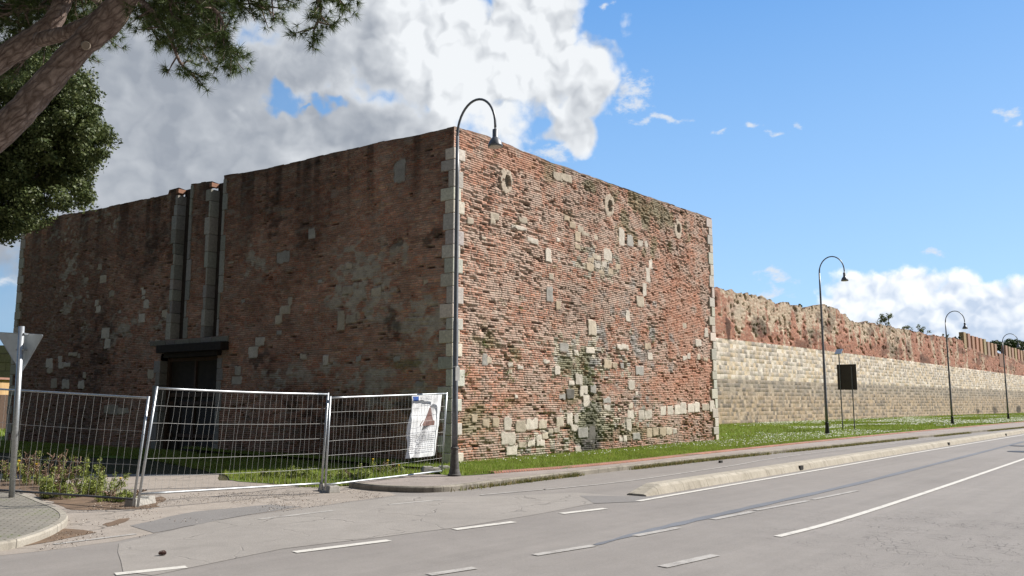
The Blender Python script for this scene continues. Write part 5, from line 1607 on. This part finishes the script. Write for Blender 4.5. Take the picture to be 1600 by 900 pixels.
M['drystem'] = simple('dry_brown_stalk', (.24, .16, .11), (.15, .10, .07), 20, .9)
M['yellow'] = simple('yellow_petals', (.75, .50, .02), (.65, .40, .02), 20, .7)
weed(60, 757, .62, .55, 'tall leafy weeds with two yellow flowers right of the sign post', .45, 2, 1)
weed(105, 762, .66, .60, 'highest clump of mixed green and dry brown weeds behind the left fence panel', .62, 0, 2)
weed(150, 772, .46, .55, 'bright green weeds with a yellow flower at the right of the left weed bed', .18, 1, 3, 1.5)
weed(92, 778, .36, .50, 'low bright green weeds at the front of the left weed bed', .05, 0, 4, 1.6)
weed(185, 783, .16, .45, 'low scraggly weeds just left of the concrete foot', .3, 0, 5)
weed(30, 752, .42, .5, 'dry yellowish weeds directly behind the sign post', .5, 0, 6)
weed(462, 750, .34, .45, 'leafy green weeds behind the middle fence panel by its right post', .05, 0, 7, 1.5)
weed(420, 748, .2, .55, 'low spreading weeds in the middle of the middle fence panel', .05, 0, 8, 1.3)
weed(655, 733, .34, .4, 'green weeds below the hanging banner', .1, 0, 9, 1.4)
weed(684, 731, .55, .3, 'upright leafy weeds between banner and near wall corner', .05, 0, 10, 1.6)
weed(600, 742, .30, .5, 'weeds with small yellow flowers behind the right fence panel', .2, 3, 11, 1.1)
weed(545, 748, .20, .55, 'low weeds behind the left end of the banner fence panel', .15, 0, 12, 1.1)

# ------------------------------------------------------------------ concrete divider
A_ = G(1013, 776); 
dvl = smoothline([A_, G(1109, 759.5), G(1300, 727.5), G(1450, 702), G(1600, 677)], 10); dvl.append(dvl[-1] + RD * 240)
dvl = [p_ for p_ in dvl if (p_ - A_).length > .62]; dvl.insert(0, A_ + (dvl[0] - A_).normalized() * .58)
div_w, div_h = .50, .175
ln = offset(dvl, 1.0); 
v = []; f = []
prof = [(0, 0), (.05, div_h * .78), (.12, div_h), (div_w - .12, div_h), (div_w - .05, div_h * .78), (div_w, 0)]
for i, p_ in enumerate(dvl):
    t_ = (dvl[min(i + 1, len(dvl) - 1)] - dvl[max(i - 1, 0)]).normalized(); s_ = Vector((-t_.y, t_.x, 0))
    for a_, b_ in prof: q = p_ + s_ * a_; v.append((q.x, q.y, b_))
m_ = len(prof)
for i in range(len(dvl) - 1):
    for k in range(m_ - 1): f.append((i * m_ + k, (i + 1) * m_ + k, (i + 1) * m_ + k + 1, i * m_ + k + 1)[::-1])
# sloping nose
t_ = (dvl[1] - dvl[0]).normalized(); s_ = Vector((-t_.y, t_.x, 0)); nb_ = len(v)
for a_, b_ in [(.04, 0), (.05, .02), (.10, .035), (div_w - .10, .035), (div_w - .05, .02), (div_w - .04, 0)]:
    q = A_ + s_ * a_; v.append((q.x, q.y, b_))
for k in range(m_ - 1): f.append((nb_ + k, k, k + 1, nb_ + k + 1)[::-1])
f.append(tuple(nb_ + k for k in range(m_)))
me = bpy.data.meshes.new('road_divider'); me.from_pydata([(a - A_.x, b - A_.y, c) for a, b, c in v], [], f); me.materials.append(M['divider'])
dv = thing('road_divider', 'long low concrete lane divider with a sloping nose, beside the white line', 'divider', (A_.x, A_.y, .001))
do = link('concrete_body', me, dv)
bm = bmesh.new(); bm.from_mesh(me); bmesh.ops.recalc_face_normals(bm, faces=bm.faces[:]); bm.to_mesh(me); bm.free()
for px, py in ((1246, 733), (1470, 694), (1571, 679.5)):
    q = G(px, py + 2); 
    k_ = min(range(len(dvl)), key=lambda i: (dvl[i] - q).length); k_ = max(1, k_)
    t_ = (dvl[min(k_ + 1, len(dvl) - 1)] - dvl[k_ - 1]).normalized(); s_ = Vector((-t_.y, t_.x, 0))
    # project on the front line
    c_ = dvl[k_ - 1] + t_ * (q - dvl[k_ - 1]).dot(t_)
    mb = MB(); mb.box(c_ + s_ * .02 + Vector((0, 0, .075)), (.20, .05, .10), ax=(t_, s_, Vector((0, 0, 1))))
    o = mb.build('drain_hole', M['hole']); o.parent = dv; o.matrix_parent_inverse = Matrix.Translation(dv.location).inverted()
jn = MB()
for i in range(1, 60):   # joints between the precast pieces
    c_ = A_ + (dvl[1] - dvl[0]).normalized() * 0
# drain hole in the sidewalk kerb
q = G(1126, 721.5, .03)
tag(MB().box(q, (.14, .06, .07), rotz=ROADROT).build('kerb_drain', M['hole']), kind='structure')
for px, py, rx in ((1594, 697, .35), (1597, 706, .45)):
    q = G(px, py); mb = MB(); mb.lathe([(rx, .0), (rx, .006), (rx * .92, .008)], (0, 0, .004), 28)
    o = mb.build('manhole_cover', M['lamp_black']); o.location = (q.x, q.y, 0)
    tag(o, 'dark round manhole cover in the road at the right edge, ' + ('the farther smaller one' if rx < .4 else 'the nearer larger one'), 'manhole cover', 'manhole covers in the road')

# ------------------------------------------------------------------ lamps
def lamp(px, py, pytop, label, black=False, z=.12):
    b = G(px, py, z)
    D_ = b.y
    # height from the pixel row of the arc's top
    H_ = P(px, pytop, D_).z - z
    t = thing('street_lamp', label, 'street lamp', tuple(b), 0, 'arched street lamps along the sidewalk')
    bb = MB().lathe([(.150, 0), (.150, .03), (.128, .045), (.125, .07), (.108, .14), (.094, .30), (.083, .45), (.080, .56), (.094, .575), (.094, .605), (.078, .62)], (0, 0, 0), 24)
    bb.build('lamp_base', M['lamp_black'] if black else M['lamp_base'], t, smooth=False)
    a = .585; hr = .72; zt = H_ - hr
    pole = MB().lathe([(.068, .60), (.066, 1.6), (.063, 1.61), (.060, 3.4), (.053, 3.42), (.044, zt - 1.0), (.036, zt - .02)], (0, 0, 0), 16)
    pole.build('pole', M['lamp'], t, smooth=True)
    dr = ND
    pts = [Vector((0, 0, zt - .06))]
    for k in range(0, 21):
        th = math.pi * k / 20
        pts.append(dr * (a - a * math.cos(th)) + Vector((0, 0, zt + hr * math.sin(th))))
    pts.append(dr * (2 * a) + Vector((0, 0, zt - .06)))
    MB().tube(pts, [.034] * 3 + [.028] * (len(pts) - 3), 12).build('arm', M['lamp'], t, smooth=True)
    hc = dr * (2 * a) + Vector((0, 0, zt - .05))
    MB().lathe([(.022, -.00), (.022, -.05), (.050, -.055), (.062, -.065), (.064, -.24), (.072, -.25), (.098, -.285), (.140, -.35), (.162, -.42), (.166, -.46), (.150, -.462)], hc, 24).build('lamp_head', M['lamp'], t, smooth=True)
    MB().lathe([(.148, -.459), (.148, -.4635), (.10, -.470), (.002, -.473)], hc, 24).build('lamp_glass', M['glass'], t, smooth=True)
    return t
L1 = lamp(710, 743, 165, 'tall grey arched street lamp in front of the near corner of the bastion')
lamp(1293, 681, 403, 'arched street lamp left of the black road sign, second from the left', True)
lamp(1488.5, 665, 487, 'arched street lamp on the lawn between the wall shrubs and the battlements', True, .10)
lamp(1576, 657.5, 522, 'farthest arched street lamp, beside the battlements at the right edge', True, .06)
# small paper notice on the first lamp post
nt = MB().box((.055, -.085, 2.22), (.10, .012, .30), rotz=.5); no = nt.build('notice', M['white_face'], L1)
nt = MB().lathe([(.069, 2.37), (.069, 2.39)], (0, 0, 0), 16); nt.build('cable_tie', M['white_face'], L1)

# ------------------------------------------------------------------ black board sign with solar panel, seen from behind
q1, q2 = G(1317, 673.5, .12), G(1333, 676, .12)
q1 = Vector((q1.x, q1.y, .12)); 
dq = (q1 - Vector((0, 0, .12))).length
# both posts stand square to the road
q1 = G(1317, 674, .12); q2 = q1 + ND * .62
sg = thing('road_sign', 'black rectangular road sign seen from behind on two posts with a small solar panel', 'road sign', tuple(q1))
hT = P(1311, 553, q1.y).z; bT, bB = P(1320, 569.5, q1.y).z - .12, P(1320, 609, q1.y).z - .12
MB().tube([(0, 0, 0), (0, 0, hT - .12)], .030, 10).build('post', M['lamp'], sg)
MB().tube([tuple(ND * .62), tuple(ND * .62 + Vector((0, 0, bT - .12)))], .030, 10).build('post', M['lamp'], sg)
cx = ND * .35 + RD * .05
MB().box(cx + Vector((0, 0, (bT + bB) / 2)), (1.02, .035, bT - bB), ax=(ND, RD, Vector((0, 0, 1)))).build('sign_panel', M['board'], sg, bevel=.008)
fm = MB()
for zz in (bB + .03, bT - .03): fm.box(cx - RD * .03 + Vector((0, 0, zz)), (1.0, .02, .05), ax=(ND, RD, Vector((0, 0, 1))))
fm.build('mounting_frame', M['board'], sg)
sp_ = MB().box(Vector((0, 0, hT)), (.34, .46, .035), ax=(ND, (RD * .8 + Vector((0, 0, .6))).normalized(), (Vector((0, 0, .8)) - RD * .6).normalized()))
sp_.build('solar_panel', M['steel'], sg, bevel=.004)

# ------------------------------------------------------------------ yield sign, from behind
yb = G(18, 777, .10)
ys = thing('yield_sign', 'grey back of a triangular yield sign on a galvanised pole at the left edge', 'road sign', tuple(yb))
ytop = P(34, 510, yb.y); lean = Vector((ytop.x - yb.x, 0, ytop.z - yb.z))
MB().tube([(0, 0, -.02), tuple(lean)], .048, 16).build('pole', M['steel'], ys, smooth=True)
LNn = lean.normalized()
def ypt(px, py, dy=0): q = P(px, py, yb.y + .10 + dy); return q - yb
tl_, tr_, bt_ = ypt(-6, 519, .25), ypt(68, 523, -.1), ypt(33, 583)
cenS = (tl_ + tr_ + bt_) / 3
def rounded(tri, r_=.05):
    out = []
    for i in range(3):
        a, b, c = tri[i - 1], tri[i], tri[(i + 1) % 3]
        u1, u2 = (a - b).normalized(), (c - b).normalized()
        for t in (0, .25, .5, .75, 1):
            p1, p2 = b + u1 * r_, b + u2 * r_
            out.append((p1 * (1 - t) ** 2 + b * 2 * t * (1 - t) + p2 * t * t))
    return out
nS = (tr_ - tl_).cross(bt_ - tl_).normalized()
if nS.y > 0: nS = -nS        # towards the camera
pl_ = rounded([tl_, tr_, bt_])
MB().prism(pl_, -nS * .004).build('sign_plate', M['sign_back'], ys)
MB().prism([p + (p - cenS) * .0 - nS * .0045 for p in pl_], -nS * .002).build('red_border', M['red_face'], ys)
MB().prism([cenS + (p - cenS) * .72 - nS * .0065 for p in pl_], -nS * .002).build('white_field', M['white_face'], ys)
rim = MB(); rim.tube([p for p in pl_] + [pl_[0]], .006, 6); rim.build('sign_rim', M['steel'], ys)
for fz in (.86, .955):
    c_ = lean * (fz + .0)
    mb = MB(); mb.box(c_ + Vector((0, .04, 0)), (.14, .13, .03)); mb.build('clamp', M['steel'], ys, bevel=.004)

# ------------------------------------------------------------------ fence panels
def fence(bl, br, tl, tr, label, nh=5, seed=0, zbar=.10, barmat='steel', dent=0.0, dz=(0, 0), pitch=.112):
    """corner points of the mesh panel; posts run on down to the feet"""
    t = thing('mesh_fence', label, 'fence', tuple(bl), 0, 'mesh fence panels closing the drive')
    o_ = Vector(bl)
    bl, br, tl, tr = [Vector(q) - o_ for q in (bl, br, tl, tr)]
    for a, b, px_ in ((bl, tl, 0), (br, tr, 1)):
        MB().tube([a, a.lerp(b, .5) , b + (b - a).normalized() * .03], .021, 10).build('post', M['steel'], t, smooth=True)
    f0 = dz[0] / (tl - bl).length; f1 = dz[1] / (tr - br).length
    bbl, bbr = bl.lerp(tl, f0), br.lerp(tr, f1)
    r_ = random.Random(seed)
    def bar(a, b, name, mt, sag):
        pts = [a.lerp(b, k / 8) + Vector((0, 0, -sag * math.sin(math.pi * k / 8))) for k in range(9)]
        MB().tube(pts, .019, 10).build(name, mt, t, smooth=True)
    bar(tl, tr, 'top_rail', M['steel'], dent); bar(bbl, bbr, 'bottom_rail', M[barmat], 0)
    nv_ = int((br - bl).length / pitch)
    wm = MB()
    wob = lambda a, b: Vector((r_.gauss(0, .006), r_.gauss(0, .010), 0))
    for k in range(1, nv_):
        s_ = k / nv_
        a = bbl.lerp(bbr, s_); b = tl.lerp(tr, s_); m = a.lerp(b, .5) + wob(0, 0) * 2
        wm.tube([a, a.lerp(m, .5) + wob(0, 0), m, m.lerp(b, .5) + wob(0, 0), b + Vector((0, 0, -dent * math.sin(math.pi * s_)))], .0017, 4, cap=False)
    for j in range(1, nh + 1):
        s_ = j / (nh + 1)
        pts = []
        for k in range(13):
            e = k / 12; p_ = bbl.lerp(bbr, e).lerp(tl.lerp(tr, e), s_) + Vector((0, 0, r_.gauss(0, .0025) - .02 * math.sin(math.pi * e)))
            pts.append(p_)
        wm.tube(pts, .0027, 4, cap=False)
    wm.build('wire_mesh', M['wire'], t)
    return t
def foot(px, py, rot, label, L_=.62, z0=0.0):
    """precast fence foot: trapezoid block with a raised end and post holes"""
    c_ = G(px, py, z0)
    t = thing('concrete_foot', label, 'concrete foot', tuple(c_), rot, 'concrete fence feet')
    pr = [(-L_ / 2, 0), (-L_ / 2 + .03, .13), (-.10, .13), (-.07, .10), (.07, .10), (.10, .13), (L_ / 2 - .03, .13), (L_ / 2, 0)]
    mb = MB(); n_ = len(pr)
    v0 = [(x, -.115 + .02 * (z > .05), z) for x, z in pr]; v1 = [(x, .115 - .02 * (z > .05), z) for x, z in pr]
    mb.v = v0 + v1; mb.f = [tuple(range(n_)), tuple(range(2 * n_ - 1, n_ - 1, -1))] + [(i, i + n_, (i + 1) % n_ + n_, (i + 1) % n_) for i in range(n_)]
    o = mb.build('block', M['block'], t, bevel=.012)
    bm = bmesh.new(); bm.from_mesh(o.data); bmesh.ops.recalc_face_normals(bm, faces=bm.faces[:]); bm.to_mesh(o.data); bm.free()
    for xx in (-.2, .2):
        MB().lathe([(.024, .129), (.024, .1315)], (xx, 0, 0), 10).build('post_hole', M['hole'], t)
    return t
def D_at(px, py, z): return G(px, py, z).y
# middle panel
a = G(215, 792, .06); b = G(502, 766, .06)
ta = P(245, 606.5, a.y + .05); tb = P(512.5, 616, b.y + .05)
fence(a, b, ta, tb, 'middle mesh fence panel, upright between two concrete feet, left edge leaning', 5, 1, dz=(.20, .13), dent=.015)
# banner panel
c_ = G(508, 766, .06); d_ = G(690, 740, .10)
tc2 = P(516, 621.5, c_.y); td2 = P(698, 615, d_.y - .1)
fence(c_, d_, tc2, td2, 'right mesh fence panel carrying the white banner, ending at the bastion corner', 5, 2, dz=(.10, .06))
# left panel: leans, lower bar dark
e_ = G(-8, 772, .06) ; f_ = G(208, 790, .06)
e_ = P(-30, 762, 15.9); e_.z = .06
te = P(-10, 607.5, e_.y + .1); tf = P(232, 622, f_.y + .1)
fence(e_, f_, te, tf, 'left mesh fence panel with a dark bottom rail, standing behind the yield sign and weeds', 2, 3, pitch=.19, barmat='dark_steel', dz=(.06, .10))
foot(219, 789, math.radians(78), 'square-ended concrete foot under the joint of left and middle fence panels', .56)
foot(514, 768, math.radians(-58), 'concrete foot under the joint of middle and banner fence panels', .66)
foot(681, 737, math.radians(20), 'concrete foot behind the street lamp at the end of the banner panel', .66, .11)

# banner -----------------------------------------------------------
bn = thing('banner', 'white creased information banner with a blue corner square and a diagonal fold standing for a shadow, hung on the right fence panel', 'banner', tuple(d_))
nF = (tc2 - c_).cross(d_ - c_).normalized()
if nF.y > 0: nF = -nF
def on_fence(px, py, off):
    d = ray(px, py); o = Vector((0, 0, CAMZ)); t = (c_ - o).dot(nF) / d.dot(nF)
    return o + d * t + nF * off
q = [on_fence(646, 618, -.03), on_fence(697, 615.5, -.03), on_fence(686, 712, -.03), on_fence(636, 717, -.03)]
nu_, nv2 = 40, 60
def bpos(s_, t_, off=0.0):
    p_ = q[0].lerp(q[1], s_).lerp(q[3].lerp(q[2], s_), t_)
    w_ = .035 * (fbm(np.array(s_ * 3 + t_ * 1.2), np.array(t_ * 4.0), 5, 3) - .5) * 2
    w_ += -.10 * math.exp(-((s_ - (.80 - .52 * t_)) / .07) ** 2) * (.6 + .4 * t_)  # diagonal fold shaped into the cloth in place of a cast shadow
    w_ += -.06 * max(0, s_ - .84) * 6
    e = .045 * math.sin(t_ * 9) * (1 - s_) ** 3
    return p_ + nF * (float(w_) + off - .02) + (q[1] - q[0]).normalized() * e
bv = [tuple(bpos(i / nu_, j / nv2) - d_) for j in range(nv2 + 1) for i in range(nu_ + 1)]
bf = [(j * (nu_ + 1) + i, j * (nu_ + 1) + i + 1, (j + 1) * (nu_ + 1) + i + 1, (j + 1) * (nu_ + 1) + i) for j in range(nv2) for i in range(nu_)]
M['cloth'] = simple('white_banner_cloth', (.72, .73, .75), (.62, .635, .66), 3.0, .7, 0, .2, 30)
M['blue'] = simple('blue_print', (.02, .09, .38), None, 3, .7)
M['ink'] = simple('grey_print', (.30, .31, .35), None, 3, .7)
M['photo1'] = simple('brown_print', (.22, .11, .09), (.10, .055, .05), 9, .7)
M['photo2'] = simple('pink_print', (.42, .24, .20), (.30, .16, .14), 12, .7)
M['pale'] = simple('pale_blue_print', (.50, .56, .66), (.60, .64, .70), 3, .7)
mesh_np('cloth', np.array(bv), np.array(bf)[:, ::-1], M['cloth'], bn, smooth=True)
def patch(s0, s1, t0, t1, name, mt, off=.004, outline=None, n_=6):
    mb = MB(); 
    for j in range(n_):
        for i in range(n_):
            P4 = [(s0 + (s1 - s0) * (i + a_) / n_, t0 + (t1 - t0) * (j + b_) / n_) for a_, b_ in ((0, 1), (1, 1), (1, 0), (0, 0))]
            mb.poly([bpos(x, y, off) - d_ for x, y in P4])
    return mb
patch(.04, .20, .02, .095, 'blue_square', M['blue']).build('blue_square', M['blue'], bn)
tx = MB(); rt = random.Random(3)
def textline(s0, s1, t0, h=.010):
    s_ = s0
    while s_ < s1:
        w2 = rt.uniform(.02, .07)
        tx.poly([bpos(min(s_, s1), t0 + h, .004) - d_, bpos(min(s_ + w2, s1), t0 + h, .004) - d_, bpos(min(s_ + w2, s1), t0, .004) - d_, bpos(min(s_, s1), t0, .004) - d_]); s_ += w2 + .018
for k in range(3): textline(.25, .62, .028 + k * .024, .008)
for k in range(2): textline(.30, .60, .14 + k * .03)
for k in range(11): textline(.06, rt.uniform(.72, .9), .60 + k * .032, .009)
tx.build('print_lines', M['ink'], bn)
def poly_patch(pl__, mt, name, off=.005):
    mb = MB(); mb.poly([bpos(x, y, off) - d_ for x, y in pl__]); return mb.build(name, mt, bn)
poly_patch([(.34, .50), (.88 - .1, .50), (.78, .44), (.72, .41), (.70, .34), (.68, .20), (.66, .18), (.60, .22), (.56, .30), (.52, .38), (.42, .41), (.36, .46)][::-1], M['photo1'], 'tower_picture')
poly_patch([(.54, .485), (.64, .485), (.64, .36), (.655, .25), (.62, .25), (.585, .34), (.56, .40)][::-1], M['photo2'], 'tower_highlight', .008)

# ------------------------------------------------------------------ pine cone on the road
pc = G(253, 868, .004)
cone = thing('pine_cone', 'small dark brown open pine cone lying on the road near the front', 'pine cone', tuple(pc), .5)
mb = MB(); r = random.Random(2)
mb.tube([(-.045, 0, .03), (0, 0, .033), (.05, 0, .03)], [.012, .022, .010], 8)
for k in range(40):
    t = k / 40; a = k * 2.4; x = -.045 + .095 * t; rr_ = .034 * math.sin(math.pi * (.15 + .8 * t)) + .006
    dv_ = Vector((.35, math.cos(a), math.sin(a))).normalized(); c0 = Vector((x, 0, .032)); tip = c0 + dv_ * rr_
    sdv = Vector((1, 0, 0)).cross(dv_).normalized() * .010
    mb.poly([c0 - sdv * .5, c0 + sdv * .5, tip + sdv, tip + Vector((.006, 0, 0)), tip - sdv])
    mb.poly([tip - sdv, tip + sdv, tip + sdv - Vector((.006, 0, 0)), tip - sdv - Vector((.006, 0, 0))])
mb.v = [(x * .85, y * .85, max(z * .85, .0)) for x, y, z in mb.v]
mb.build('scales', M['cone'], cone)
# loose grit and needles on the drive, one mass
n = 5000
pgp = scatter([tuple(G(*q))[:2] for q in [(60, 862), (190, 848), (330, 815), (470, 797), (600, 778), (590, 768), (480, 766), (300, 772), (150, 786), (110, 805)]], n)
nz = fbm(pgp[:, 0] * 1.2, pgp[:, 1] * 1.2, 8, 3); pgp = pgp[RNG.random(len(pgp)) < sstep(.35, .6, nz)]
pgp = np.concatenate([pgp, np.full((len(pgp), 1), .008)], 1)
V, F, C_ = blades(pgp, .012, .010, pick([(.36, .32, .28), (.22, .19, .17), (.45, .41, .36), (.15, .10, .07)], RNG.random(len(pgp))), .8)
tag(mesh_np('loose_grit', V, F, M['stone'], None, C_), kind='stuff')
print('all ok', sum(len(o.data.polygons) for o in bpy.data.objects if o.type == 'MESH'))
